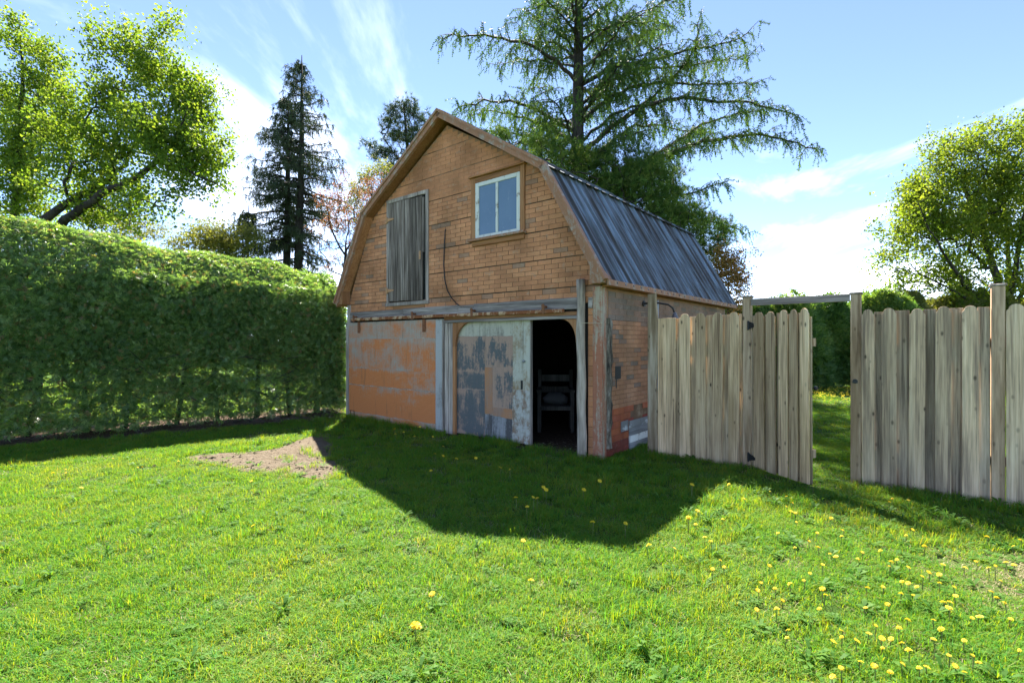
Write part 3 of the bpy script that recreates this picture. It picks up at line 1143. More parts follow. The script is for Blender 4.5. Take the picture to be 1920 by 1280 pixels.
MB().box(-4.341, -3.327, -0.034, -0.010, 4.002, 4.065).build('door_frame', W_grey, hay, 0.003)
MB().box(-4.42, -3.25, -0.048, -0.010, 2.135, 2.195).build('door_frame', W_grey, hay, 0.003)
MB().box(-4.21, -3.36, -0.022, -0.012, 2.068, 2.132).build('door_frame', W_brownx, hay, 0.003)
for z in (3.70, 2.42):
    b = MB()
    b.prism_y([(-4.395, z - 0.055), (-4.352, z - 0.055), (-4.352, z + 0.055), (-4.395, z + 0.055)], -0.056, -0.0495)
    b.prism_y([(-4.35, z - 0.035), (-4.165, z - 0.010), (-4.165, z + 0.010), (-4.35, z + 0.035)], -0.056, -0.0495)
    b.tube([(-4.351, -0.058, z - 0.055), (-4.351, -0.058, z + 0.055)], 0.010, 6)
    b.build('strap_hinge', M_hinge, hay)
MB().box(-3.47, -3.43, -0.058, -0.050, 2.90, 3.04).build('latch', M_hinge, hay)
MB().box(-3.40, -3.375, -0.040, -0.012, 3.02, 3.95).build('stop_strip', W_grey, hay)

# window in the gable
win = MB().box(WIN[0] + 0.04, WIN[1] - 0.04, -0.014, -0.009, 3.06, 3.98).build('window', W_brown, barn)
MB().box(-2.262, -2.175, -0.036, -0.012, 3.075, 4.02).build('casing', W_brown, win, 0.003)
MB().box(-1.295, -1.212, -0.036, -0.012, 3.075, 4.02).build('casing', W_brown, win, 0.003)
MB().box(-2.173, -1.297, -0.036, -0.012, 3.935, 4.015).build('casing', W_brownx, win, 0.003)
MB().box(-2.29, -1.185, -0.075, -0.012, 4.021, 4.045).build('drip_cap', W_brownx, win, 0.003)
MB().box(-2.285, -1.185, -0.095, -0.012, 3.035, 3.072).build('sill', W_rake, win, 0.004)
MB().box(-2.235, -1.215, -0.045, -0.012, 2.965, 3.033).build('apron', W_brownx, win, 0.003)
for (a, b, c, e) in ((-2.173, -2.10, 3.074, 3.933), (-1.36, -1.297, 3.074, 3.933), (-2.098, -1.362, 3.872, 3.933), (-2.098, -1.362, 3.074, 3.125), (-1.758, -1.715, 3.127, 3.870)):
    MB().box(a, b, -0.034, -0.015, c, e).build('sash_bar', W_white, win, 0.003)
for (a, b) in ((-2.098, -1.760), (-1.713, -1.362)):
    MB().box(a, b, -0.021, -0.0155, 3.127, 3.870).build('pane', M_pane, win)

# black cable hanging down the gable
cb = [(-2.85, -0.012, 3.33), (-2.85, -0.03, 3.30), (-2.87, -0.03, 3.05), (-2.885, -0.028, 2.75), (-2.86, -0.028, 2.50), (-2.80, -0.03, 2.33), (-2.70, -0.03, 2.20), (-2.58, -0.032, 2.10), (-2.45, -0.05, 2.035)]
MB().tube(cb, 0.0085, 6).build('cable', M_black, barn)

# roof: decking, soffits, rake boards, ribbed metal sheets
YF, YB = -OH, BL + 0.20
r_pts = {'eave': (0.185, 2.265), 'bend': (-0.735, 3.895), 'peak': (-BW / 2, 5.215)}


def mirror(p):
    return (-BW - p[0], p[1])


def slope(p, q, y0, y1, off0, off1):
    """Slab between two roof lines p (lower) and q (upper) from y0 to y1, offset along the outward normal."""
    dx, dz = q[0] - p[0], q[1] - p[1]
    l = math.hypot(dx, dz)
    nx, nz = dz / l, -dx / l
    if nz < 0:
        nx, nz = -nx, -nz
    a = [(p[0] + nx * off0, p[1] + nz * off0), (q[0] + nx * off0, q[1] + nz * off0), (q[0] + nx * off1, q[1] + nz * off1), (p[0] + nx * off1, p[1] + nz * off1)]
    vs = [(x, y0, z) for x, z in a] + [(x, y1, z) for x, z in a]
    fs = [(0, 1, 2, 3), (7, 6, 5, 4), (0, 4, 5, 1), (1, 5, 6, 2), (2, 6, 7, 3), (3, 7, 4, 0)]
    return MB().add(vs, fs)


rm = Mat('weathered_blue_steel', 0.42, 0.5, 0.25)
st = rm.noise((0.8, 7.5, 0.8), 3, 0.55, coord='Object')
st2 = rm.noise((1.2, 26, 1.2), 5, 0.65, coord='Object', loc=(3, 1, 2))
sp = rm.noise((3.5, 6, 3.5), 5, 0.7, coord='Object', loc=(9, 5, 1))
cst = rm.ramp(st, [(0.42, (0.055, 0.048, 0.044)), (0.50, (0.10, 0.112, 0.125)), (0.60, (0.20, 0.25, 0.31))])
cst = rm.mix(rm.math('MULTIPLY', rm.ramp(st2, [(0.45, 0), (0.62, 1)]), 0.55), cst, (0.075, 0.062, 0.052))
spk = rm.ramp(sp, [(0.66, 0), (0.74, 1)])
cst = rm.mix(rm.math('MULTIPLY', spk, 0.5), cst, (0.35, 0.36, 0.36))
rm.color(cst)
rm.rough(rm.ramp(st2, [(0.3, 0.34), (0.7, 0.62)]))
rm.bump(sp, 0.2, 0.004)
M_roof = rm.m

e, b, p = r_pts['eave'], r_pts['bend'], r_pts['peak']
for q0, q1 in ((e, b), (b, p)):
    for f in ((lambda t: t), mirror):
        a0, a1 = f(q0), f(q1)
        slope(a0, a1, YF + 0.03, YB, -0.055, -0.035).build('roof_deck', W_brown, barn)


def ribbed(q0, q1, y0, y1, ribs):
    """One metal sheet running up the slope with raised ribs."""
    dx, dz = q1[0] - q0[0], q1[1] - q0[1]
    l = math.hypot(dx, dz)
    nx, nz = dz / l, -dx / l
    if nz < 0:
        nx, nz = -nx, -nz
    prof = []
    for k in range(ribs):
        s = y0 + (y1 - y0) * k / ribs
        wdt = (y1 - y0) / ribs
        prof += [(s, 0.0), (s + wdt * 0.40, 0.0), (s + wdt * 0.46, 0.006), (s + wdt * 0.54, 0.006), (s + wdt * 0.60, 0.0), (s + wdt * 0.86, 0.0), (s + wdt * 0.90, 0.026), (s + wdt * 0.97, 0.026)]
    prof.append((y1, 0.0))
    vs = []
    ends = (0.0, 1.0)
    for t in ends:
        for lay in (0.0, -0.004):
            for (y, h) in prof:
                o = -0.030 + h + lay
                vs.append((q0[0] + dx * t + nx * o, y, q0[1] + dz * t + nz * o))
    n = len(prof)
    fs = []
    flip = nx < 0
    for i in range(n - 1):
        t = (i, i + 1, 2 * n + i + 1, 2 * n + i)
        u = (n + i, 3 * n + i, 3 * n + i + 1, n + i + 1)
        fs += [t, u, (i, n + i, n + i + 1, i + 1), (2 * n + i, 2 * n + i + 1, 3 * n + i + 1, 3 * n + i)]
    fs += [(0, 2 * n, 3 * n, n), (n - 1, 2 * n - 1, 4 * n - 1, 3 * n - 1)]
    if flip:
        fs = [tuple(reversed(f)) for f in fs]
    return MB().add(vs, fs)


ns = 8
yl = np.linspace(YF + 0.035, YB + 0.01, ns + 1)
for k in range(ns):
    for f in ((lambda t: t), mirror):
        ee = (e[0] + 0.02, e[1] - 0.035 + random.uniform(-0.006, 0.006))
        ribbed(f(ee), f((b[0] + 0.012, b[1] - 0.02)), yl[k] + 0.0015, yl[k + 1], 3).build('roof_sheet', M_roof, barn)
        ribbed(f((b[0] + 0.075, b[1] - 0.04)), f((p[0] + 0.02, p[1] - 0.012)), yl[k] + 0.0015, yl[k + 1], 3).build('roof_sheet', M_roof, barn)
MB().add([(p[0] - 0.14, YF, p[1] - 0.075), (p[0], YF, p[1] + 0.006), (p[0] + 0.14, YF, p[1] - 0.075), (p[0] - 0.14, YB + 0.02, p[1] - 0.075), (p[0], YB + 0.02, p[1] + 0.006), (p[0] + 0.14, YB + 0.02, p[1] - 0.075),
          (p[0] - 0.14, YF, p[1] - 0.083), (p[0], YF, p[1] - 0.002), (p[0] + 0.14, YF, p[1] - 0.083), (p[0] - 0.14, YB + 0.02, p[1] - 0.083), (p[0], YB + 0.02, p[1] - 0.002), (p[0] + 0.14, YB + 0.02, p[1] - 0.083)],
         [(0, 1, 4, 3), (1, 2, 5, 4), (6, 9, 10, 7), (7, 10, 11, 8), (0, 6, 7, 1), (1, 7, 8, 2), (3, 4, 10, 9), (4, 5, 11, 10), (0, 3, 9, 6), (2, 8, 11, 5)]).build('ridge_cap', M_roof, barn)

# rake boards: a worn moulding over a wider fascia, on both slopes, front and back
for f, nm in (((lambda t: t), 'r'), (mirror, 'l')):
    for q0, q1 in ((e, b), (b, p)):
        a0, a1 = f(q0), f(q1)
        slope(a0, a1, YF - 0.022, YF + 0.028, -0.112, -0.036).build('rake_board', W_rake, barn)
        slope(a0, a1, YF - 0.045, YF + 0.030, -0.036, 0.004).build('rake_moulding', W_rake, barn)
        slope(a0, a1, YF + 0.030, -0.013, -0.105, -0.058).build('soffit', W_brown, barn)
        slope(a0, a1, YB - 0.03, YB + 0.01, -0.135, -0.040).build('rake_board', W_rake, barn)
    # eave: fascia, soffit and the boxed end
    s = 1 if nm == 'r' else -1
    X0 = 0.0 if nm == 'r' else -BW
    xs = sorted((X0 + s * 0.015, X0 + s * 0.165))
    MB().box(xs[0], xs[1], -0.011, BL + 0.17, 2.195, 2.215).build('soffit', W_brown, barn)
    xs = sorted((X0 + s * 0.166, X0 + s * 0.190))
    MB().box(xs[0], xs[1], YF + 0.03, BL + 0.17, 2.190, 2.262).build('fascia', W_rake, barn)
    xs = sorted((X0 - s * 0.06, X0 + s * 0.160))
    MB().prism_y([(X0 - s * 0.06, 2.222), (X0 + s * 0.150, 2.222), (X0 + s * 0.150, 2.285), (X0 - s * 0.06, 2.60)][::s], YF + 0.006, -0.014).build('eave_return', W_brown if nm == 'l' else W_rake, barn)

# ------------------------------------------------------------------ things on and in the barn
def barn_pt(x, y, z):
    return Vector((BARN.x + XD.x * x + YD.x * y, BARN.y + XD.y * x + YD.y * y, z))


lamp = thing('gooseneck_lamp', barn_pt(0.02, 1.22, 2.03), 'black gooseneck lamp on the side wall of the barn above the fence', 'lamp', -A)
arm = [(0.0, 0, 0.02), (0.08, 0, 0.025), (0.22, 0.0, 0.02), (0.36, 0.02, -0.01), (0.42, 0.03, -0.06), (0.44, 0.035, -0.13)]
MB().tube(arm, 0.013, 8).build('arm', M_black, lamp, smooth=True)
MB().tube([(-0.005, 0, 0.02), (0.012, 0, 0.02)], 0.045, 12).build('wall_plate', M_black, lamp)
MB().tube([(0.44, 0.035, -0.12), (0.443, 0.036, -0.15), (0.45, 0.036, -0.20), (0.452, 0.036, -0.215)], [0.02, 0.030, 0.048, 0.046], 14).build('lamp_shade', plain('lamp_grey', (0.10, 0.10, 0.11), 0.35, 0.5), lamp, smooth=True)
MB().tube([(0.452, 0.036, -0.2155), (0.453, 0.036, -0.222)], 0.036, 12).build('bulb_glass', plain('frosted_glass', (0.55, 0.55, 0.52), 0.2, 0.5), lamp)

pipe = MB().tube([barn_pt(0.07, 1.62, 0.05), barn_pt(0.07, 1.60, 1.2), barn_pt(0.07, 1.60, 2.12)], 0.016, 8).build('conduit_pipe', plain('grey_pvc', (0.42, 0.44, 0.45), 0.5), smooth=True)
tag(pipe, 'thin grey conduit pipe up the barn side wall by the fence end', 'pipe')
bxo = thing('outlet_box', barn_pt(0.22, 1.42, 0.0), 'small white plastic box at the foot of the first fence board', 'box', -A)
MB().box(-0.035, 0.035, -0.03, 0.03, 0.06, 0.155).build('box_body', plain('white_plastic', (0.72, 0.72, 0.70), 0.5), bxo, 0.006)
MB().box(-0.040, 0.040, -0.034, 0.034, 0.157, 0.172).build('lid', bpy.data.materials['white_plastic'], bxo, 0.004)
MB().box(-0.012, 0.012, -0.012, 0.012, -0.05, 0.058).build('stake', bpy.data.materials['grey_pvc'], bxo)
st_ = MB().tube([barn_pt(-0.27, -0.16, 1.74), barn_pt(-0.15, -0.10, 1.735), barn_pt(0.03, -0.04, 1.73)], 0.003, 5)
st_.tube([barn_pt(-0.125, -0.036, 1.90), barn_pt(-0.06, -0.05, 1.80), barn_pt(0.03, -0.04, 1.732)], 0.003, 5)
tag(st_.build('twine', plain('pale_twine', (0.50, 0.42, 0.30), 0.9)), 'pale twine tied between the pole and the barn corner', 'twine')

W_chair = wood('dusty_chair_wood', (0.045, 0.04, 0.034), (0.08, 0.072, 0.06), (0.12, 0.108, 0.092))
ch = thing('wooden_armchair', barn_pt(-1.62, 1.35, 0.012), 'pale wooden armchair in the dark inside the barn doorway', 'chair', -A + R(35))
MB().box(-0.30, 0.30, -0.28, 0.28, 0.36, 0.43).build('seat', W_chair, ch, 0.006)
for sx, sy, h in ((-0.27, -0.25, 0.66), (0.27, -0.25, 0.66), (-0.27, 0.25, 1.0), (0.27, 0.25, 1.0)):
    MB().box(sx - 0.03, sx + 0.03, sy - 0.03, sy + 0.03, 0, h).build('leg', W_chair, ch, 0.004)
for sx in (-0.27, 0.27):
    MB().box(sx - 0.045, sx + 0.045, -0.30, 0.22, 0.662, 0.70).build('armrest', W_chair, ch, 0.006)
for z in (0.60, 0.80):
    MB().box(-0.238, 0.238, 0.235, 0.265, z, z + 0.11).build('back_slat', W_chair, ch, 0.004)
cu = MB()
cu.tube([(-0.2, 0.0, 0.50), (-0.1, 0.02, 0.53), (0.08, 0.0, 0.52), (0.2, 0.02, 0.49)], [0.05, 0.1, 0.11, 0.06], 10)
tag(cu.build('bundle', plain('grey_cloth', (0.10, 0.095, 0.09), 0.95), smooth=True), 'grey cloth bundle lying on the armchair seat in the barn', 'bundle')
bpy.data.objects['bundle'].location = barn_pt(-1.62, 1.35, 0.012)
pk = MB().box(-0.07, 0.07, -0.018, 0.018, 0.0, 1.75).build('loose_plank', W_chair)
pk.location = barn_pt(-1.55, 2.0, 0.02)
pk.rotation_euler = (R(-8), R(27), -A)
tag(pk, 'loose plank leaning in the dark behind the armchair', 'plank')
lf = MB()
for i in range(170):
    x, y = random.uniform(-1.15, -0.35), abs(random.gauss(0, 0.55)) - 0.05
    q = random.uniform(0.008, 0.024)
    a = random.uniform(0, 6.28)
    c_, s_2 = math.cos(a) * q, math.sin(a) * q
    h0 = 0.016 + random.uniform(0, 0.012)
    p0 = barn_pt(x, y, h0)
    lf.add([(p0.x + c_, p0.y + s_2, h0), (p0.x - s_2 * 0.6, p0.y + c_ * 0.6, h0 + random.uniform(0, 0.012)), (p0.x - c_, p0.y - s_2, h0 + random.uniform(0, 0.008)), (p0.x + s_2 * 0.6, p0.y - c_ * 0.6, h0)], [(0, 1, 2, 3)], random.random())
tag(tag(lf.build('leaf_litter', leafmat('dead_leaf', [(0.0, (0.10, 0.06, 0.04)), (0.7, (0.20, 0.14, 0.09)), (1.0, (0.36, 0.30, 0.24))], trans=0.1)), 'dead leaves scattered on the earth floor in the doorway', 'leaves'), kind='stuff')
tp = MB()
vs, fs = [], []
for i in range(13):
    x = i / 12
    for j in range(3):
        vs.append((x, 0.03 * math.sin(i * 1.3 + j), -j * 0.11 + 0.02 * math.sin(i * 2.0)))
for i in range(12):
    for j in range(2):
        a = i * 3 + j
        fs.append((a, a + 1, a + 4, a + 3))
tq = tp.add(vs, fs).build('blue_tarp', plain('blue_tarp_plastic', (0.02, 0.07, 0.20), 0.5))
tq.location = barn_pt(-1.2, 2.0, 1.98)
tq.rotation_euler = (0, 0, -A)
tag(tq, 'folded blue tarp hanging high inside the dark barn doorway', 'tarp')

# ------------------------------------------------------------------ fences and gate
F_P0 = Vector((2.85, 5.92))
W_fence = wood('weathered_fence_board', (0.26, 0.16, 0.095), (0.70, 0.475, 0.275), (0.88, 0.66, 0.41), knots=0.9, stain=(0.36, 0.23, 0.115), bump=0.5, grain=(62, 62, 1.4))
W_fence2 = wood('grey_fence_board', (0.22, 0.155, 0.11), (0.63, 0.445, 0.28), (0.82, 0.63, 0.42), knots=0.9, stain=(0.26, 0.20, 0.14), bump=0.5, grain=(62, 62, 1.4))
W_fence_in = wood('recess_shade_fence_board', (0.17, 0.115, 0.07), (0.50, 0.36, 0.22), (0.70, 0.53, 0.345), knots=0.95, stain=(0.26, 0.17, 0.09), bump=0.5, grain=(62, 62, 1.4))  # set-back boards coloured darker, painting in the shade between boards
W_fence2_in = wood('recess_shade_grey_board', (0.15, 0.11, 0.08), (0.43, 0.325, 0.225), (0.62, 0.49, 0.35), knots=0.95, stain=(0.22, 0.16, 0.10), bump=0.5, grain=(62, 62, 1.4))  # same for the grey fence: gap shade put into the wood colour
W_fpost = wood('fence_post_wood', (0.17, 0.105, 0.06), (0.42, 0.285, 0.18), (0.62, 0.45, 0.30), grain=(30, 30, 1.6), knots=0.8, stain=(0.34, 0.225, 0.125), bump=0.6)
M_iron = plain('black_iron', (0.015, 0.015, 0.016), 0.45, 0.5)


def gothic(wd, h, th=0.018):
    s = [(0, 0), (wd, 0), (wd, h - 0.062), (wd * 0.955, h - 0.052), (wd * 0.90, h - 0.050), (wd * 0.83, h - 0.022), (wd * 0.70, h - 0.006), (wd * 0.5, h), (wd * 0.30, h - 0.006), (wd * 0.17, h - 0.022), (wd * 0.10, h - 0.050), (wd * 0.045, h - 0.052), (0, h - 0.062)]
    return MB().prism_y(s, -th, 0.0)


def flat(wd, h, th=0.016):
    return MB().prism_y([(0, 0), (wd, 0), (wd, h), (0, h)], -th, 0.0)


_fm = {}


def board(parent, x0, x1, top, kind, mat, y, lean=0.0, bottom=-0.03):
    """One fence board between x0 and x1; equal shapes share mesh data, each differs a little in tilt."""
    wd = round((x1 - x0) / 0.005) * 0.005
    key = (wd, kind, mat.name, round(top, 2))
    if key not in _fm:
        mb = gothic(wd, round(top, 2) - bottom) if kind == 'g' else flat(wd, round(top, 2) - bottom)
        _fm[key] = mb.mesh('board', mat)
    o = inst('board', _fm[key], parent, (x0, y, bottom + random.uniform(-0.006, 0.006)), (random.uniform(-0.004, 0.004), lean + random.uniform(-0.004, 0.004), random.uniform(-0.03, 0.03)))
    bv = o.modifiers.new('bevel', 'BEVEL')
    bv.width = 0.002
    bv.segments = 1
    return o


def fpost(parent, x, h, cap=True, y=0.0, two=False):
    MB().box(x - 0.046, x + 0.046, y - 0.046, y + 0.046, -0.05, h - 0.022).build('post', W_fpost, parent, 0.004)
    if cap:
        MB().box(x - 0.058, x + 0.058, y - 0.058, y + 0.058, h - 0.021, h).build('post_cap', W_grey, parent, 0.004)


fl = thing('board_fence', (F_P0.x, F_P0.y, 0), 'tan board fence section between the barn side and the hanging gate', 'fence', -A)
fpost(fl, -0.030, 2.045)
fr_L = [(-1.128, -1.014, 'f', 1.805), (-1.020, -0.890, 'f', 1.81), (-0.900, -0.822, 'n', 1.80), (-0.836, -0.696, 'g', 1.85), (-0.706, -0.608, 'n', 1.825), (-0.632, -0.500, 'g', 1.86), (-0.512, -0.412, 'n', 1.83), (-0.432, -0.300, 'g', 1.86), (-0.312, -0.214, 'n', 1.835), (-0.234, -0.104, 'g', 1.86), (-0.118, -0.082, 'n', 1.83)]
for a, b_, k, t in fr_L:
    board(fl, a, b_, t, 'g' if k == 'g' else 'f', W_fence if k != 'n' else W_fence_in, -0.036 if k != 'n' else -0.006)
for z in (0.35, 1.45):
    MB().box(-1.15, -0.08, 0.0, 0.038, z, z + 0.085).build('rail', W_fpost, fl)
# live-edge slab closing the gap to the barn wall
vs, fs = [], []
zs = np.linspace(-0.03, 2.14, 20)
for z in zs:
    wv = 0.012 * math.sin(z * 5.1) + 0.008 * math.sin(z * 11.3)
    wv += 0.02 * math.exp(-((z - 1.3) / 0.06) ** 2) + 0.02 * math.exp(-((z - 0.75) / 0.05) ** 2)
    vs += [(-1.285, -0.02, z), (-1.150 + wv, -0.045, z), (-1.136 + wv, -0.030, z), (-1.15 + wv, 0.0, z), (-1.285, 0.01, z)]
for k in range(len(zs) - 1):
    for j in range(5):
        j2 = (j + 1) % 5
        fs.append((k * 5 + j, k * 5 + j2, k * 5 + 5 + j2, k * 5 + 5 + j))
fs += [(4, 3, 2, 1, 0), tuple(len(vs) - 5 + q for q in range(5))]
MB().add(vs, fs).build('slab_board', wood('live_edge_slab', (0.20, 0.14, 0.08), (0.34, 0.25, 0.16), (0.55, 0.46, 0.34), grain=(20, 20, 1.5), knots=0.8), fl)
# beam over the gate opening
hb = MB().box(0.020, 0.992, -0.060, -0.022, 1.925, 2.005).build('header_beam', W_greyx, fl, 0.003)

fr = thing('board_fence', (F_P0.x, F_P0.y, 0), 'grey board fence right of the gate opening with two tall capped posts', 'fence', -A)
fpost(fr, 1.042, 2.02)
fpost(fr, 2.122, 2.03)
fpost(fr, 3.30, 2.03)
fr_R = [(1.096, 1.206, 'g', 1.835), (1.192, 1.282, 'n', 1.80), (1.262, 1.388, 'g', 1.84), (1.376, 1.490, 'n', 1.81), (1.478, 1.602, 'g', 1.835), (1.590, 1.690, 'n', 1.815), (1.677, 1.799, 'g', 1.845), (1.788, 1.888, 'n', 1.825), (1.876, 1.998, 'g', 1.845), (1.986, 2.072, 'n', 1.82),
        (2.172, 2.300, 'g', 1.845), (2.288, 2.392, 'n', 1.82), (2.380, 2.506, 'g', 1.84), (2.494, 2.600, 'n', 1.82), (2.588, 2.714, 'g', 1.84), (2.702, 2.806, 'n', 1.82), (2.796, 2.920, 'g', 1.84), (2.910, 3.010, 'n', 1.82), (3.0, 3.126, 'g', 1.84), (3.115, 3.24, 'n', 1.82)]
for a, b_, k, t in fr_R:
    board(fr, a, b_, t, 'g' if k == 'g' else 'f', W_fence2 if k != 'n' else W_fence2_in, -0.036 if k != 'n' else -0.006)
for z in (0.35, 1.45):
    for a, b_ in ((1.09, 2.074), (2.17, 3.252)):
        MB().box(a, b_, 0.0, 0.038, z, z + 0.085).build('rail', W_fpost, fr)
lt = MB()
lt.tube([(1.038, -0.048, 1.08), (1.038, -0.060, 1.08)], 0.024, 12)
lt.box(1.015, 1.061, -0.075, -0.060, 1.062, 1.078)
lt.build('latch', M_iron, fr)

gdir = Vector((3.105 - 2.868, 5.10 - 5.885))
gate = thing('wooden_gate', (2.868, 5.885, 0), 'wooden board gate standing open towards the camera on black hinges', 'gate', math.atan2(gdir.y, gdir.x))
GL = gdir.length
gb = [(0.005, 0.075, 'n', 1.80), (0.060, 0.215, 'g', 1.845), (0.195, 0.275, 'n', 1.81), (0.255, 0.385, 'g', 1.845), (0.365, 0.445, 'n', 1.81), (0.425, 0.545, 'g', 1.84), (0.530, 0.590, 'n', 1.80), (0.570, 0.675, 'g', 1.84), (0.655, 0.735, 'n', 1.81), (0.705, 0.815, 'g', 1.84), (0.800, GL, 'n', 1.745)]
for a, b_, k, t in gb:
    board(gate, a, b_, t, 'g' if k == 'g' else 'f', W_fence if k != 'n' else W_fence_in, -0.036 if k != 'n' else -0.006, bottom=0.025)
for z in (0.30, 1.45):
    MB().box(0.01, GL, 0.0, 0.036, z, z + 0.085).build('rail', W_fpost, gate)
dxg = GL - 0.1
MB().prism_y([(0.06, 0.40), (0.16, 0.387), (GL - 0.05, 1.40), (GL - 0.15, 1.44)], 0.001, 0.034).build('brace', W_fpost, gate)
for z in (1.69, 0.13):
    b = MB()
    b.box(-0.05, -0.012, -0.058, -0.050, z - 0.055, z + 0.055)
    b.prism_y([(-0.010, z - 0.045), (0.09, z - 0.016), (0.09, z + 0.016), (-0.010, z + 0.045)], -0.057, -0.0505)
    b.tube([(-0.011, -0.060, z - 0.055), (-0.011, -0.060, z + 0.055)], 0.008, 6)
    b.build('hinge', M_iron, gate)
MB().tube([(GL + 0.004, 0.015, 1.02), (GL + 0.03, 0.015, 1.02)], 0.020, 8).build('latch_pin', M_iron, gate)

# ------------------------------------------------------------------ trees, hedges, shrubs
W_bark_m = wood('maple_bark', (0.016, 0.012, 0.010), (0.04, 0.032, 0.026), (0.08, 0.068, 0.056), grain=(10, 10, 2.5), bump=1.0)
W_bark_c = wood('conifer_bark', (0.016, 0.013, 0.011), (0.04, 0.033, 0.027), (0.08, 0.068, 0.058), grain=(9, 9, 3), bump=1.0)
LEAF_V = [(0, 0, 0), (0.45, 0.33, 0.10), (1, 0, -0.06), (0.45, -0.33, 0.10)]
LEAF_F = [(0, 1, 2), (0, 2, 3)]


def cluster(nl, seed, spread=1.0):
    """Template: a handful of leaves round a twig tip."""
    q = np.random.default_rng(seed)
    V, F = [], []
    for i in range(nl):
        c = q.normal(size=3) * 0.8 * spread
        t = unit(q.normal(size=3) + np.array((0.3, 0, -0.35)))
        b = unit(np.cross(t, q.normal(size=3)))
        n = np.cross(t, b)
        for v in LEAF_V:
            V.append(c + v[0] * t + v[1] * b + v[2] * n)
        F += [[a + 4 * i for a in f] for f in LEAF_F]
    return np.array(V), np.array(F)


def edges_mesh(P, par, rad, sides=5):
    """Tapered limb segments from every node to its parent, as one set of arrays."""
    idx = np.where(par >= 0)[0]
    a, b = P[par[idx]], P[idx]
    ra, rb = np.minimum(rad[par[idx]], rad[idx] * 1.6), rad[idx]
    T = unit(b - a)
    up = np.where(np.abs(T[:, 2:3]) < 0.9, np.array((0, 0, 1.0)), np.array((1.0, 0, 0)))
    B = unit(np.cross(up, T))
    Nn = np.cross(T, B)
    ang = np.linspace(0, 2 * np.pi, sides, endpoint=False)
    cs = np.cos(ang)[None, :, None] * B[:, None, :] + np.sin(ang)[None, :, None] * Nn[:, None, :]
    V = np.concatenate([a[:, None] + cs * ra[:, None, None], b[:, None] + cs * rb[:, None, None]], 1)
    F = []
    for k in range(sides):
        k2 = (k + 1) % sides
        F.append((k, k2, sides + k2, sides + k))
    F = np.array(F)[None] + (np.arange(len(idx)) * 2 * sides)[:, None, None]
    return V.reshape(-1, 3), F.reshape(-1, 4)


def grow(stems, attract, step=0.35, r_tip=0.006, power=0.47, wob=0.10, stem_r=None):
    """Limbs from stem polylines to points of the crown, joined to the nearest limb so far."""
    P, par = [], []
    minr = []
    for si, st in enumerate(stems):
        ra, rb = (stem_r[si] if stem_r else (0, 0))
        prev = -1
        if P and len(st) and np.linalg.norm(np.array(P) - st[0], axis=1).min() < 0.9:
            prev = int(np.argmin(np.linalg.norm(np.array(P) - st[0], axis=1)))
        for i in range(len(st) - 1):
            m = max(1, int(np.linalg.norm(st[i + 1] - st[i]) / step))
            for k in range(m):
                minr.append(ra + (rb - ra) * (i + k / m) / (len(st) - 1))
                P.append(st[i] + (st[i + 1] - st[i]) * k / m + rng.normal(size=3) * 0.02)
                par.append(prev)
                prev = len(P) - 1
        minr.append(rb)
        P.append(st[-1])
        par.append(prev)
    base = np.array(stems[0][0])
    P = [np.asarray(q, float) for q in P]
    order = np.argsort(np.linalg.norm(attract - np.array(stems[0][-1]) * 0.5 - base * 0.5, axis=1))
    arr = np.array(P)
    for ai in order:
        t = attract[ai]
        dv = arr - t
        dist = np.linalg.norm(dv, axis=1) + np.maximum(0, dv[:, 2]) * 0.9     # prefer limbs from below
        j = int(np.argmin(dist))
        a = arr[j]
        l = np.linalg.norm(t - a)
        m = max(2, int(l / step))
        prev = j
        side = rng.normal(size=3) * wob * l
        new = []
        for k in range(1, m + 1):
            f = k / m
            q = a + (t - a) * f + side * math.sin(math.pi * f) + np.array((0, 0, 0.12 * l * math.sin(math.pi * f)))
            new.append(q)
            par.append(prev)
            prev = len(arr) + len(new) - 1
        arr = np.concatenate([arr, np.array(new)])
    par = np.array(par)
    cnt = np.zeros(len(arr))
    child = np.bincount(par[par >= 0], minlength=len(arr))
    cnt[child == 0] = 1
    for i in range(len(arr) - 1, -1, -1):
        if par[i] >= 0:
            cnt[par[i]] += cnt[i]
    # parents of later stems may come after; one more pass keeps it monotone
    rad = r_tip * np.maximum(cnt, 1) ** power
    rad[:len(minr)] = np.maximum(rad[:len(minr)], minr) if stem_r else rad[:len(minr)]
    return arr, par, rad, cnt


def blob_points(blobs, d, n, spread_d=1.0, clumped=0.0):
    """Points inside ellipsoids given by photo outline (px, py, rx, ry) at depth d."""
    out = []
    area = np.array([b[2] * b[3] for b in blobs], float)
    num = np.maximum(3, (n * area / area.sum()).astype(int))
    for b, m in zip(blobs, num):
        q = unit(rng.normal(size=(m, 3))) * rng.random((m, 1)) ** 0.45
        dep = (b[4] if len(b) > 4 else 0.0)
        c = at(b[0], b[1], d)
        s = d / FPX
        ry = max(b[2], b[3]) * s * spread_d
        if clumped:
            nc = max(2, m // 6)
            q = q[:nc][rng.integers(0, nc, m)] + rng.normal(size=(m, 3)) * clumped / np.array((b[2] * s, ry, b[3] * s))
        out.append(c + q * np.array((b[2] * s, ry, b[3] * s)) + np.array((0, dep, 0)))
    return np.concatenate(out)


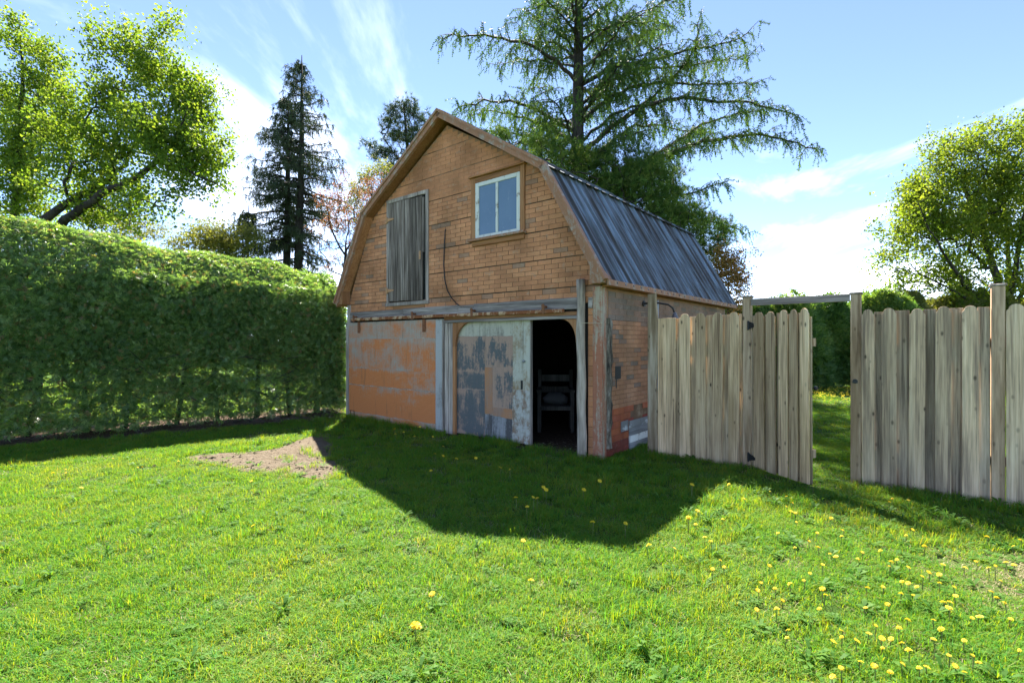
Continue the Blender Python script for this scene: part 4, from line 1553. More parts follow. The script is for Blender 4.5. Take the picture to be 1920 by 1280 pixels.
def broadleaf(name, label, cat, stems, blobs, d, n_att, mat, leaf=0.10, per=7, bark=None, spread_d=0.9, r_tip=0.007, group=None, tmin=0.0, thin=4, twig_step=0.35, nl=5, sig=0.20, power=0.47, stem_r=None):
    base = stems[0][0]
    root = thing(name, tuple(base), label, cat, 0, group)
    att = blob_points(blobs, d, n_att, spread_d, 0.26)
    P, par, rad, cnt = grow(stems, att, step=twig_step, r_tip=r_tip, power=power, stem_r=stem_r)
    big = rad > r_tip * 5.2
    par_t = np.where(big, par, -1)
    if big.sum() > 3:
        V, F = edges_mesh(P, par_t, rad, 8)
        npmesh('trunk', V, F, bark or W_bark_m, np.full(len(V), 0.5), root, base, True)
    par_b = np.where(big, -1, par)
    V, F = edges_mesh(P, par_b, rad, 4)
    tag(npmesh('branches', V, F, bark or W_bark_m, np.full(len(V), 0.5), root, base, True), kind='stuff')
    tips = np.where(cnt <= thin)[0]
    parts = []
    C = np.repeat(P[tips], per, axis=0)
    C = C + rng.normal(size=C.shape) * sig
    m = len(C)
    grp = np.repeat(rng.random(len(tips)) * 0.45, per)
    for v in range(4):
        sel = np.arange(v, m, 4)
        tv, tf = cluster(nl, 40 + v)
        T, B, Nn = frames(rng.normal(size=(len(sel), 3)))
        parts.append(tile(tv, tf, C[sel], T, B, Nn, leaf * rng.uniform(0.7, 1.3, len(sel)), np.clip(tmin + grp[sel] + rng.random(len(sel)) * 0.55, 0, 1)))
    V, F, t = merge(parts)
    tag(npmesh('crown', V, F, mat, t, root, base), kind='stuff')
    return root


def poly(pts, d, dd=None):
    return [at(p[0], p[1], d + (dd[i] if dd else 0)) for i, p in enumerate(pts)]


L_maple = leafmat('maple_leaf', [(0.0, (0.06, 0.12, 0.02)), (0.5, (0.115, 0.19, 0.03)), (1.0, (0.21, 0.26, 0.05))], trans=0.6, tgain=(1.6, 1.5, 0.5), spec=0.15)
L_spring = leafmat('young_maple_leaf', [(0.0, (0.075, 0.125, 0.02)), (0.5, (0.14, 0.20, 0.03)), (1.0, (0.25, 0.275, 0.055))], trans=0.6, tgain=(1.55, 1.5, 0.5), spec=0.15)
L_olive = leafmat('pale_shrub_leaf', [(0.0, (0.10, 0.13, 0.03)), (1.0, (0.26, 0.26, 0.08))], trans=0.5, tgain=(1.4, 1.35, 0.6))
L_red = leafmat('red_bud_leaf', [(0.0, (0.16, 0.07, 0.05)), (0.6, (0.24, 0.12, 0.07)), (1.0, (0.18, 0.17, 0.06))], trans=0.45, tgain=(1.3, 1.0, 0.8))
L_gold = leafmat('golden_leaf', [(0.0, (0.16, 0.15, 0.03)), (0.5, (0.30, 0.20, 0.06)), (1.0, (0.34, 0.16, 0.07))], trans=0.5, tgain=(1.4, 1.1, 0.6))
L_spruce = leafmat('spruce_needle', [(0.0, (0.022, 0.042, 0.018)), (0.6, (0.05, 0.075, 0.030)), (1.0, (0.10, 0.095, 0.042))], trans=0.22, tgain=(1.3, 1.3, 0.8), rough=0.6)
L_pine = leafmat('pine_needle', [(0.0, (0.03, 0.055, 0.024)), (0.6, (0.06, 0.095, 0.038)), (1.0, (0.11, 0.14, 0.06))], trans=0.28, tgain=(1.3, 1.3, 0.8))
L_larch = leafmat('larch_needle', [(0.0, (0.035, 0.075, 0.02)), (0.5, (0.065, 0.125, 0.030)), (1.0, (0.125, 0.17, 0.045))], trans=0.36, tgain=(1.4, 1.4, 0.6), spec=0.1)
L_fir = leafmat('fir_needle', [(0.0, (0.05, 0.105, 0.028)), (0.5, (0.10, 0.18, 0.042)), (1.0, (0.20, 0.26, 0.07))], trans=0.42, tgain=(1.4, 1.4, 0.6), spec=0.1)
L_cedar = leafmat('cedar_spray', [(0.0, (0.07, 0.14, 0.045)), (0.45, (0.15, 0.255, 0.08)), (0.85, (0.28, 0.38, 0.125)), (1.0, (0.34, 0.19, 0.10))], trans=0.46, tgain=(1.4, 1.45, 0.6), rough=0.36, spec=0.6)
L_cedar2 = leafmat('far_cedar_spray', [(0.0, (0.06, 0.13, 0.03)), (0.45, (0.13, 0.22, 0.05)), (1.0, (0.25, 0.30, 0.08))], trans=0.46, tgain=(1.5, 1.5, 0.6), rough=0.45)

# left: two spring maples behind the hedge, one leaning right on two limbs
D1 = 15.0
stems = [poly([(60, 730), (72, 520), (85, 412), (130, 376), (180, 352), (235, 310), (262, 240)], D1, [0, 0, 0, 0, 0.3, 0.6, 1.2]),
         poly([(84, 470), (122, 414), (190, 365), (258, 330), (305, 292), (335, 250), (352, 200)], D1, [0, -0.2, -0.6, -1.0, -1.2, -1.4, -1.4]),
         poly([(300, 296), (352, 320), (400, 345), (430, 365)], D1, [-1.2, -1.6, -2, -2.2]),
         poly([(205, 335), (214, 262), (232, 160), (248, 80)], D1, [0.3, 0.6, 0.8, 0.8])]
blobs = [(268, 75, 42, 42), (240, 130, 72, 62), (180, 165, 40, 40), (300, 165, 60, 60), (370, 165, 34, 32), (205, 235, 78, 70), (300, 255, 80, 62), (385, 225, 42, 52),
         (345, 310, 85, 48, -1.2), (412, 300, 40, 60, -1.2), (432, 352, 26, 24, -1.4), (255, 335, 62, 34), (165, 310, 55, 48), (320, 395, 34, 26, -1.6), (135, 250, 46, 60), (110, 340, 60, 40), (190, 400, 50, 24), (235, 262, 60, 50), (395, 405, 34, 20, -1.6), (350, 360, 60, 34, -1.4), (275, 395, 50, 22), (150, 385, 50, 24), (300, 45, 26, 26), (210, 60, 26, 28), (340, 190, 40, 30), (120, 175, 30, 40), (440, 320, 16, 22, -1.4), (310, 430, 26, 14, -1.5)]
broadleaf('maple_tree', 'leaning maple with two slanting limbs above the hedge', 'tree', stems, blobs, D1, 560, L_maple, leaf=0.098, per=8, sig=0.20, stem_r=[(0.17, 0.03), (0.14, 0.02), (0.05, 0.012), (0.06, 0.012)], power=0.42)
D2 = 17.5
stems = [poly([(20, 720), (28, 420), (38, 260), (44, 150), (38, 60)], D2), poly([(30, 380), (70, 300), (95, 210)], D2)]
blobs = [(30, 70, 44, 48), (88, 135, 44, 40), (22, 150, 62, 60), (70, 215, 60, 50), (10, 250, 62, 62), (60, 300, 58, 48), (5, 350, 52, 50), (90, 365, 40, 26), (40, 395, 60, 26), (-60, 200, 70, 120), (-60, 350, 60, 70)]
broadleaf('maple_tree', 'upright maple at the left edge of the photo, behind the leaning one', 'tree', stems, blobs, D2, 430, L_maple, leaf=0.105, per=8, stem_r=[(0.16, 0.02), (0.07, 0.015)])

# right: maple with many steep stems beyond the fence
D3 = 17.0
stems = [poly([(1888, 722), (1886, 600), (1862, 500), (1838, 420), (1800, 330), (1775, 290)], D3), poly([(1886, 612), (1893, 470), (1880, 360), (1868, 270)], D3, [0, 0.6, 1, 1]),
         poly([(1887, 608), (1912, 470), (1930, 340), (1940, 260)], D3, [0, -0.4, -0.8, -1]), poly([(1888, 600), (1960, 470), (2010, 360)], D3),
         poly([(1887, 640), (1840, 572), (1790, 510), (1742, 430), (1722, 380)], D3, [0, -0.5, -1, -1.2, -1.4]), poly([(1840, 572), (1785, 545), (1725, 512), (1692, 480)], D3, [-0.5, -0.9, -1.4, -1.6])]
blobs = [(1765, 312, 46, 44), (1812, 275, 38, 32), (1868, 268, 46, 40), (1915, 255, 46, 46), (1738, 372, 46, 50), (1800, 350, 58, 50), (1870, 350, 62, 58), (1935, 350, 60, 66), (1702, 440, 38, 42), (1765, 440, 62, 48), (1840, 440, 62, 52),
         (1915, 450, 58, 56), (1690, 502, 30, 24), (1745, 510, 52, 30), (1820, 520, 54, 30), (1990, 330, 60, 80), (1990, 460, 60, 60), (1900, 530, 60, 26), (1730, 540, 50, 18), (1800, 548, 50, 16), (1680, 530, 20, 16), (1870, 550, 40, 14), (1790, 395, 70, 50), (1850, 400, 60, 60), (1720, 410, 40, 60)]
broadleaf('maple_tree', 'yellow green maple with many steep stems behind the right fence', 'tree', stems, blobs, D3, 950, L_spring, leaf=0.09, per=8, spread_d=0.8, r_tip=0.008, stem_r=[(0.16, 0.02), (0.09, 0.015), (0.09, 0.015), (0.08, 0.015), (0.08, 0.015), (0.05, 0.01)], power=0.40)


# conifers ------------------------------------------------------------
def strand_t(nn, wd, seed):
    """Template: a hanging twig of unit length with short needles on both sides."""
    q = np.random.default_rng(seed)
    V, F = [], []
    for i in range(nn):
        s = (i + 0.5) / nn
        for sd_ in (-1, 1):
            a = q.uniform(0, 6.283)
            l = wd * q.uniform(0.7, 1.3) * (1 - 0.45 * s)
            o = len(V)
            V += [(s - 0.05, 0, 0), (s + 0.05, 0, 0), (s + l * 0.35, l * math.cos(a), l * math.sin(a))]
            F.append((o, o + 1, o + 2))
    o = len(V)
    V += [(0, -0.008, 0), (0, 0.008, 0), (1, 0, 0)]
    F.append((o, o + 1, o + 2))
    return np.array(V), np.array(F)


def limb_tree_parts(limbs, r0, side_gap, side_len, droop, hang_gap, hang_len):
    """From limb polylines: wood edges, and the base points / directions of the twigs hanging from them."""
    P, par, rad = [], [], []
    TC, TD, TL = [], [], []
    for (pts, rr) in limbs:
        pts = np.array(pts)
        seg = np.linalg.norm(np.diff(pts, axis=0), axis=1)
        tot = seg.sum()
        cum = np.concatenate([[0], np.cumsum(seg)])
        m = max(3, int(tot / 0.28))
        s = np.linspace(0, tot, m + 1)
        xyz = np.stack([np.interp(s, cum, pts[:, a]) for a in range(3)], 1)
        for _ in range(2):
            xyz[1:-1] = (xyz[:-2] + 2 * xyz[1:-1] + xyz[2:]) / 4
        xyz[1:-1] += rng.normal(size=(m - 1, 3)) * 0.03
        o = len(P)
        for i in range(m + 1):
            P.append(xyz[i])
            par.append(o + i - 1 if i else -1)
            rad.append(rr * (1 - 0.85 * i / m) + 0.004)
        for i in range(1, m + 1):
            f = i / m
            if f < 0.12:
                continue
            dirn = unit(xyz[i] - xyz[i - 1])
            lat = unit(np.cross(dirn, (0, 0, 1)))
            for sd_ in ((-1, 1) if rng.random() < side_gap else (rng.choice((-1, 1)),)):
                l = side_len * rng.uniform(0.35, 1.0) * (1.15 - 0.75 * f) * min(1, tot / 3)
                dd = unit(lat * sd_ + dirn * rng.uniform(0.2, 0.9) + np.array((0, 0, rng.uniform(-0.15, 0.45))))
                k = max(2, int(l / 0.16))
                prev = o + i
                q = xyz[i].copy()
                for j in range(k):
                    q = q + dd * l / k
                    dd = unit(dd + np.array((0, 0, -droop * 0.16)))
                    P.append(q.copy())
                    par.append(prev)
                    prev = len(P) - 1
                    rad.append(0.010 * (1 - j / k) + 0.003)
                    for _ in range(hang_gap):
                        TC.append(q + rng.normal(size=3) * 0.03)
                        h = unit(np.array((0, 0, -1.0)) * droop + dd * rng.uniform(0.0, 0.8) + rng.normal(size=3) * 0.30)
                        TD.append(h)
                        TL.append(hang_len * rng.uniform(0.4, 1.2))
            for _ in range(hang_gap):
                TC.append(xyz[i])
                TD.append(unit(np.array((0, 0, -1.0)) * droop + rng.normal(size=3) * 0.55 + dirn * 0.4))
                TL.append(hang_len * rng.uniform(0.3, 0.9))
    return np.array(P), np.array(par), np.array(rad), np.array(TC), np.array(TD), np.array(TL)


def conifer(name, label, trunk, tr, limbs, mat, r0=0.05, side_gap=0.5, side_len=1.1, droop=1.0, hang_gap=1, hang_len=0.4, nn=9, wd=0.14, group=None):
    base = np.array(trunk[0])
    root = thing(name, tuple(base), label, 'tree', 0, group)
    MB().tube([tuple(np.array(p) - base) for p in trunk], tr, 9).build('trunk', W_bark_c, root, smooth=True)
    P, par, rad, TC, TD, TL = limb_tree_parts(limbs, r0, side_gap, side_len, droop, hang_gap, hang_len)
    V, F = edges_mesh(P, par, rad, 4)
    tag(npmesh('branches', V, F, W_bark_c, np.full(len(V), 0.5), root, base), kind='stuff')
    parts = []
    gshade = np.clip(0.25 + 0.5 * rng.random(len(TC)) + 0.15 * np.sin(TC[:, 0] * 1.9) * np.sin(TC[:, 2] * 1.7), 0, 1)
    for v in range(4):
        sel = np.arange(v, len(TC), 4)
        tv, tf = strand_t(nn, wd, 70 + v)
        T, B, Nn = frames(TD[sel])
        parts.append(tile(tv, tf, TC[sel], T, B, Nn, TL[sel], gshade[sel]))
    V, F, t = merge(parts)
    tag(npmesh('crown', V, F, mat, t, root, base), kind='stuff')
    return root


def whorls(tx, ty, z0, z1, prof, n_lv, per, up, sag, bias=None):
    """Limbs in whorls up a trunk; prof(f) gives reach at height fraction f."""
    out = []
    for i in range(n_lv):
        f = (i + rng.uniform(0, 0.7)) / n_lv
        z = z0 + (z1 - z0) * f
        for k in range(per):
            a = rng.uniform(0, 6.283)
            l = prof(f) * rng.uniform(0.68, 1.04) * (1.15 if rng.random() < 0.25 else 1.0)
            if l < 0.15:
                continue
            if bias is not None:
                l *= bias(a, f)
            dx, dy = math.cos(a), math.sin(a)
            u = up * (0.4 + f)
            pts = [(tx, ty, z), (tx + dx * l * 0.4, ty + dy * l * 0.4, z + l * (0.40 * u - 0.40 * sag * 0.7)), (tx + dx * l * 0.75, ty + dy * l * 0.75, z + l * (0.75 * u - 0.75 * sag)), (tx + dx * l, ty + dy * l, z + l * (u - 0.80 * sag))]
            out.append((pts, 0.022 + 0.012 * l))
    return out


# spruces, two trunks side by side
D4 = 24.0
top = at(566, 104, D4)
b0 = at(555, 698, D4)
tx, ty = top[0], top[1]


def sp_prof(f):
    return 3.0 * (1 - f) ** 0.75 * (0.55 + 0.45 * min(1, f / 0.30)) + 0.12


lim1 = whorls(tx - 0.1, ty, 6.3, top[2] - 0.25, sp_prof, 24, 5, 0.50, 0.55)
lim1 += whorls(tx - 0.1, ty, 3.2, 6.3, lambda f: 1.3 + 0.5 * f, 6, 3, 0.1, 0.6)
conifer('spruce_tree', 'tall dark spruce with the pointed top left of the barn', [tuple(b0), tuple(at(560, 480, D4)), tuple(at(566, 250, D4)), tuple(top)], [0.24, 0.20, 0.11, 0.02], lim1, L_spruce,
        side_gap=0.85, side_len=0.75, droop=1.0, hang_gap=2, hang_len=0.40, nn=8, wd=0.20)
D5 = 24.6
b1 = at(535, 696, D5)
top2 = at(541, 175, D5)
lim2 = whorls(b1[0] + 0.1, D5, 6.2, top2[2] - 0.2, lambda f: 2.6 * (1 - f) ** 0.8 * (0.6 + 0.4 * min(1, f / 0.3)) + 0.15, 20, 5, 0.50, 0.6, lambda a, f: 1.1 if math.cos(a) < 0 else 0.75)
lim2 += whorls(b1[0], D5, 2.9, 6.0, lambda f: 2.1 - 0.5 * f, 6, 4, 0.1, 0.5, lambda a, f: 1.25 if math.cos(a) < -0.3 else 0.5)
conifer('spruce_tree', 'lower spruce whose trunk stands just left of the tall one', [tuple(b1), tuple(at(538, 480, D5)), tuple(at(540, 300, D5)), tuple(top2)], [0.22, 0.18, 0.10, 0.02], lim2, L_spruce,
        side_gap=0.85, side_len=0.75, droop=1.0, hang_gap=2, hang_len=0.40, nn=8, wd=0.20)

D5c = 22.5
b2 = at(462, 701, D5c)
conifer('fir_tree', 'small dark fir low over the hedge just left of the spruces', [tuple(b2), tuple(at(464, 520, D5c)), tuple(at(466, 385, D5c))], [0.12, 0.08, 0.015],
        whorls(b2[0] + 0.05, D5c, 3.0, at(466, 385, D5c)[2] - 0.1, lambda f: 1.5 * (1 - f) ** 0.7 + 0.1, 13, 6, 0.4, 0.5), L_spruce, side_gap=0.85, side_len=0.7, hang_gap=2, hang_len=0.36, nn=8, wd=0.2)

# pine behind the left roof slope
def tuft_t(nn, seed):
    q = np.random.default_rng(seed)
    V, F = [], []
    for i in range(nn):
        d_ = unit(q.normal(size=3) + np.array((1.1, 0, 0)))
        b_ = unit(np.cross(d_, q.normal(size=3))) * 0.035
        o = len(V)
        V += [-b_, b_, d_ * q.uniform(0.7, 1.1)]
        F.append((o, o + 1, o + 2))
    return np.array(V), np.array(F)


def pine(name, label, trunk, tr, blobs, d, n_att, size, mat=None, per=4):
    base = np.array(trunk[0])
    root = thing(name, tuple(base), label, 'tree')
    MB().tube([tuple(np.array(p) - base) for p in trunk], tr, 9).build('trunk', W_bark_c, root, smooth=True)
    att = blob_points(blobs, d, n_att, 0.9)
    P, par, rad, cnt = grow([np.array(trunk)], att, step=0.4, r_tip=0.011, power=0.35, wob=0.08)
    V, F = edges_mesh(P, np.where(rad > 0.075, -1, par), rad, 4)
    tag(npmesh('branches', V, F, W_bark_c, np.full(len(V), 0.5), root, base), kind='stuff')
    tips = np.where(cnt <= 3)[0]
    C = np.repeat(P[tips], per, axis=0) + rng.normal(size=(len(tips) * per, 3)) * 0.13
    D_ = np.repeat(unit(P[tips] - P[np.maximum(par[tips], 0)]), per, axis=0) + rng.normal(size=C.shape) * 0.5 + np.array((0, 0, 0.35))
    parts = []
    for v in range(3):
        sel = np.arange(v, len(C), 3)
        tv, tf = tuft_t(16, 90 + v)
        T, B, Nn = frames(D_[sel])
        parts.append(tile(tv, tf, C[sel], T, B, Nn, size * rng.uniform(0.7, 1.2, len(sel)), rng.random(len(sel))))
    V, F, t = merge(parts)
    tag(npmesh('crown', V, F, mat or L_pine, t, root, base), kind='stuff')


D6 = 24.0
pine('pine_tree', 'bushy pine rising behind the left roof slope of the barn', poly([(775, 700), (772, 450), (766, 300), (757, 195)], D6), [0.22, 0.18, 0.10, 0.03],
     [(755, 205, 30, 18), (735, 222, 28, 14), (785, 225, 26, 20), (748, 252, 40, 20), (690, 275, 18, 9), (712, 290, 22, 9), (742, 288, 38, 18), (790, 262, 34, 24), (735, 322, 30, 16), (800, 300, 40, 30), (700, 292, 14, 8)], D6, 330, 0.21, per=5)

# the big larch: long limbs sweeping out, hanging twigs
D7 = 17.0
LZ = lambda zx, zy: (820 + zx / 2.595, zy / 2.595)
limb_px = [  # (points in the limb, depth drift of the tip, thickness)
    ([(672, 395), (600, 310), (480, 235), (320, 178), (160, 160), (30, 190)], -1.2, 0.085),
    ([(676, 290), (600, 212), (500, 195), (430, 205)], 1.8, 0.05),
    ([(662, 640), (560, 575), (450, 522), (330, 486), (200, 500), (105, 520)], -0.8, 0.085),
    ([(664, 700), (560, 620), (400, 560), (240, 538), (160, 560)], 1.6, 0.07),
    ([(684, 190), (620, 90), (540, 10), (480, -60)], -1.0, 0.06),
    ([(686, 120), (600, 40), (500, 20), (420, 60), (385, 110)], 1.4, 0.05),
    ([(690, 350), (800, 250), (920, 190), (1040, 150), (1150, 128)], 1.6, 0.06),
    ([(690, 420), (820, 330), (980, 303), (1150, 262), (1300, 236), (1420, 210), (1510, 160)], -1.0, 0.085),
    ([(688, 610), (800, 500), (930, 430), (1100, 400), (1300, 415), (1450, 410), (1560, 400)], 0.8, 0.085),
    ([(686, 780), (760, 690), (880, 590), (1040, 500), (1240, 468), (1450, 500), (1620, 520), (1740, 560)], -1.4, 0.105),
    ([(686, 800), (800, 730), (930, 620), (1050, 600), (1200, 640), (1320, 660)], 1.8, 0.07),
    ([(684, 930), (900, 850), (1080, 765), (1250, 702), (1450, 664), (1600, 660), (1720, 690), (1835, 722)], -0.6, 0.115),
    ([(684, 880), (960, 820), (1100, 730), (1270, 615), (1400, 570), (1560, 540)], 0.9, 0.09),
    ([(694, 110), (800, 40), (900, -30), (960, -60)], 0.6, 0.05),
    ([(692, 200), (800, 140), (900, 108), (1030, 105), (1140, 130)], -1.2, 0.06),
    ([(690, 60), (760, -20), (860, -90)], -1.5, 0.05),
    ([(684, 830), (560, 740), (470, 690), (400, 685), (345, 730)], -0.6, 0.07),
    ([(684, 900), (560, 850), (480, 800), (420, 790)], 1.2, 0.06),
    ([(684, 980), (900, 960), (1150, 960), (1300, 920), (1390, 890)], -0.8, 0.08),
    ([(684, 1060), (950, 1060), (1200, 1070), (1380, 1080), (1500, 1140)], 0.4, 0.08),
    ([(684, 1000), (850, 900), (1000, 840), (1120, 830)], 1.4, 0.06),
    ([(676, 330), (560, 300), (450, 290), (330, 300), (300, 320)], 0.6, 0.045),
    ([(690, 520), (790, 420), (850, 330), (940, 240), (980, 200)], 0.2, 0.06),
    ([(688, 300), (640, 200), (560, 130), (470, 90)], 0.5, 0.05),
    ([(690, 250), (780, 180), (880, 90), (1000, 60), (1080, 20)], 0.9, 0.05),
    ([(660, 760), (540, 690), (400, 650), (280, 640), (200, 630)], 0.4, 0.06),
    ([(690, 700), (850, 560), (1020, 500), (1180, 350), (1250, 250), (1280, 80)], 0.2, 0.06),
    ([(686, 560), (850, 400), (960, 330), (1150, 330), (1350, 300), (1520, 270)], 1.4, 0.06),
]
limbs = []
for pts, dd, rr in limb_px:
    m = len(pts)
    limbs.append(([at(*LZ(*p_), D7 + dd * i / (m - 1)) for i, p_ in enumerate(pts)], rr))
tb = at(1082, 721, D7)
trunk = [tuple(tb), tuple(at(1083, 420, D7)), tuple(at(1083, 270, D7)), tuple(at(1086, 0, D7)), tuple(at(1090, -170, D7))]
# limbs towards and away from the viewer, and the crown above the frame
for z in np.linspace(4.5, 15.8, 11):
    for sgn in (-1, 1):
        l = (4.6 if z < 12 else 4.6 * (17 - z) / 5) * rng.uniform(0.6, 1.0)
        a = sgn * (math.pi / 2 + rng.uniform(-0.6, 0.6))
        limbs.append(([(tb[0], tb[1], z), (tb[0] + l * 0.5 * math.cos(a), tb[1] + l * 0.5 * math.sin(a), z + 0.45 * l * 0.5), (tb[0] + l * math.cos(a), tb[1] + l * math.sin(a), z + 0.15 * l)], 0.05))
conifer('larch_tree', 'huge larch with long drooping limbs towering behind the barn', trunk, [0.34, 0.26, 0.22, 0.14, 0.04], limbs, L_larch, side_gap=0.85, side_len=1.3, droop=0.85, hang_gap=3, hang_len=0.46, nn=9, wd=0.16)

# dense young conifers at the foot of the larch
D8 = 15.2
pine('fir_tree', 'dense green fir behind the roof ridge below the larch', poly([(1150, 738), (1150, 480), (1140, 330)], D8), [0.16, 0.12, 0.03],
     [(1060, 322, 50, 26), (1110, 300, 40, 26), (1150, 330, 60, 46), (1210, 310, 40, 40), (1100, 350, 60, 34), (1200, 372, 60, 44), (1250, 400, 50, 44), (1160, 400, 70, 40), (1300, 420, 40, 30), (1270, 460, 60, 40), (1190, 440, 70, 40), (1340, 440, 30, 20), (1000, 285, 50, 24), (940, 262, 34, 18), (1050, 285, 50, 30), (1180, 350, 60, 50), (1230, 350, 50, 40), (1330, 470, 34, 30)], D8, 800, 0.17, L_fir, per=7)
D8b = 19.0
pine('pine_tree', 'dark pine with blunt tufts showing right of the fir, under the larch limb', poly([(1262, 713), (1262, 480), (1262, 330)], D8b), [0.16, 0.12, 0.03],
     [(1268, 322, 20, 16), (1250, 350, 30, 20), (1275, 365, 26, 20), (1300, 400, 30, 24), (1330, 410, 36, 18), (1360, 430, 26, 12), (1270, 410, 40, 30), (1240, 390, 30, 30)], D8b, 150, 0.19, per=4)

# small ones
D9 = 17.0
broadleaf('young_tree', 'thin young tree with red spring buds left of the barn roof', 'tree', [poly([(632, 720), (640, 560), (650, 460), (655, 400)], D9), poly([(648, 480), (620, 430), (612, 380)], D9), poly([(650, 470), (690, 400), (700, 350)], D9)],
          [(655, 360, 34, 26), (628, 400, 30, 34), (690, 350, 26, 24), (612, 440, 22, 26), (668, 410, 30, 30), (640, 470, 24, 24)], D9, 150, L_red, leaf=0.046, per=7, sig=0.12, r_tip=0.007, thin=2, twig_step=0.25, nl=4)
D10 = 20.0
broadleaf('young_tree', 'pale yellow green young tree beside the pine at the left roof slope', 'tree', [poly([(705, 710), (700, 450), (698, 330)], D10)],
          [(700, 325, 24, 22), (685, 360, 24, 24), (720, 345, 26, 24), (700, 400, 30, 30), (690, 440, 26, 26)], D10, 130, L_olive, leaf=0.065, per=8, r_tip=0.006, sig=0.14)
D11 = 21.0
broadleaf('shrub', 'pale olive shrub showing over the hedge left of the spruces', 'shrub', [poly([(385, 710), (388, 560), (390, 480)], D11)],
          [(385, 448, 32, 22), (420, 452, 30, 22), (362, 462, 22, 18), (400, 480, 50, 26), (440, 470, 30, 26), (400, 520, 60, 30), (350, 475, 30, 24), (470, 455, 26, 26), (400, 450, 40, 26)], D11, 260, L_olive, leaf=0.08, per=9, r_tip=0.006, sig=0.2)
broadleaf('shrub', 'airy yellow green shrub behind the hedge under the leaning maple', 'shrub', [poly([(210, 715), (214, 560), (216, 460)], 19.0)],
          [(180, 410, 40, 26), (230, 412, 44, 26), (275, 432, 34, 20), (215, 440, 70, 26), (250, 470, 60, 26)], 19.0, 190, L_olive, leaf=0.065, per=7, r_tip=0.006, sig=0.16)
D12 = 14.5
broadleaf('shrub', 'golden brown shrub peeping out behind the far end of the barn roof', 'shrub', [poly([(1366, 735), (1366, 600), (1366, 500)], D12)],
          [(1362, 480, 16, 22), (1372, 510, 20, 24), (1380, 548, 18, 20), (1360, 540, 24, 30), (1384, 572, 12, 12)], D12, 130, L_gold, leaf=0.06, per=7, r_tip=0.005, sig=0.12, nl=4)


# hedges ---------------------------------------------------------------
def fan_t(seed, lobes=5, wide=0.085):
    """Template: a flat spray of scale-leaf fingers."""
    q = np.random.default_rng(seed)
    V, F = [], []
    for i in range(lobes):
        a = (i / (lobes - 1) - 0.5) * 2.1 + q.uniform(-0.12, 0.12)
        l = (1.0 - 0.35 * abs(a)) * q.uniform(0.8, 1.1)
        d_ = np.array((math.cos(a), math.sin(a), q.uniform(-0.15, 0.12)))
        s_ = np.array((-math.sin(a), math.cos(a), 0)) * wide
        o = len(V)
        V += [d_ * 0.05, d_ * l * 0.6 + s_, d_ * l, d_ * l * 0.6 - s_]
        F += [(o, o + 1, o + 2), (o, o + 2, o + 3)]
    return np.array(V), np.array(F)


def sprays(C, D_, S, tint, up=None, wide=0.085):
    parts = []
    for v in range(4):
        sel = np.arange(v, len(C), 4)
        tv, tf = fan_t(20 + v, wide=wide)
        u = None if up is None else up[sel]
        T, B, Nn = frames(D_[sel], u)
        parts.append(tile(tv, tf, C[sel], T, B, Nn, S[sel], tint[sel]))
    return merge(parts)


hl = float(np.linalg.norm(HB - HA))
H0, H1 = -2.4, hl + 0.05


def hedge_pts(n):
    """Points on the hedge surface: (along, depth, height, outward normal)."""
    s = rng.uniform(H0, H1, n)
    f = np.clip((s - 0) / hl, -0.5, 1)
    front_top = 2.62 - 0.12 * f
    crest = 3.44 - 0.47 * f + 0.05 * np.sin(s * 2.3) + 0.04 * np.sin(s * 5.1 + 1)
    return s, f, front_top, crest


def hedge_world(s, dep, z):
    p_ = HA[None] + s[:, None] * hd[None] - dep[:, None] * hn[None]
    return np.stack([p_[:, 0], p_[:, 1], z], 1)


hroot = thing('cedar_hedge', (float(HA[0] + hd[0] * 2), float(HA[1] + hd[1] * 2), 0), 'tall clipped cedar hedge running up to the left corner of the barn', 'hedge')
base = np.array(hroot.location)
parts = []
hn3 = np.array((hn[0], hn[1], 0))
hd3 = np.array((hd[0], hd[1], 0))
# face in three layers, thin and ragged low down
for (n, lo, hi, sz) in ((44000, -0.10, 0.14, 0.078), (22000, 0.14, 0.38, 0.105), (9000, 0.38, 0.9, 0.15)):
    s, f, ft, cr = hedge_pts(n)
    z = 0.10 + (ft - 0.02) * rng.random(n) ** 0.85
    dep = rng.uniform(lo, hi, n)
    dep += 0.05 * np.sin(s * 3.1 + z * 2.0) + 0.04 * np.sin(s * 7.7 - z * 5.0) + 0.10 * np.clip((0.5 - z) / 0.5, 0, 1) * np.sin(s * 4.3) - 0.12 * np.clip((0.45 - z) / 0.45, 0, 1)
    dep += 0.55 * np.clip(z - 2.1, 0, 1) ** 1.4
    dens = np.where(z > 1.35, 1.0, np.where(z > 1.05, 0.85, np.where(z > 0.50, np.clip(1.0 + 0.85 * np.sin(s * 3.1 + 1.9 * np.sin(s * 1.3) + 2.5 * z) + 0.30 * (s < 1.2), 0.38, 1), 0.95)))
    dens *= np.where((hi > 0.2) & (z < 1.1), 0.42, 1.0)
    k = rng.random(n) < dens
    s, z, dep = s[k], z[k], dep[k]
    n = len(s)
    C = hedge_world(s, dep, z)
    D_ = hn3 * rng.uniform(0.2, 1.0, n)[:, None] + hd3 * rng.normal(size=n)[:, None] * 0.8 + np.array((0, 0, 1)) * rng.normal(size=n)[:, None] * 0.55
    up = hn3 * 1.0 + rng.normal(size=(n, 3)) * 0.85
    patch = 0.5 + 0.5 * np.sin(s * 2.1 + np.sin(z * 3)) * np.sin(z * 2.6 + s)
    t = np.clip(0.20 * patch + rng.random(n) ** 1.3 * 0.80, 0, 0.9)
    t = np.where(rng.random(n) < 0.035, 1.0, t)
    parts.append(sprays(C, D_, sz * rng.uniform(0.6, 1.45, n), t, up, 0.055 if hi < 0.2 else 0.095))
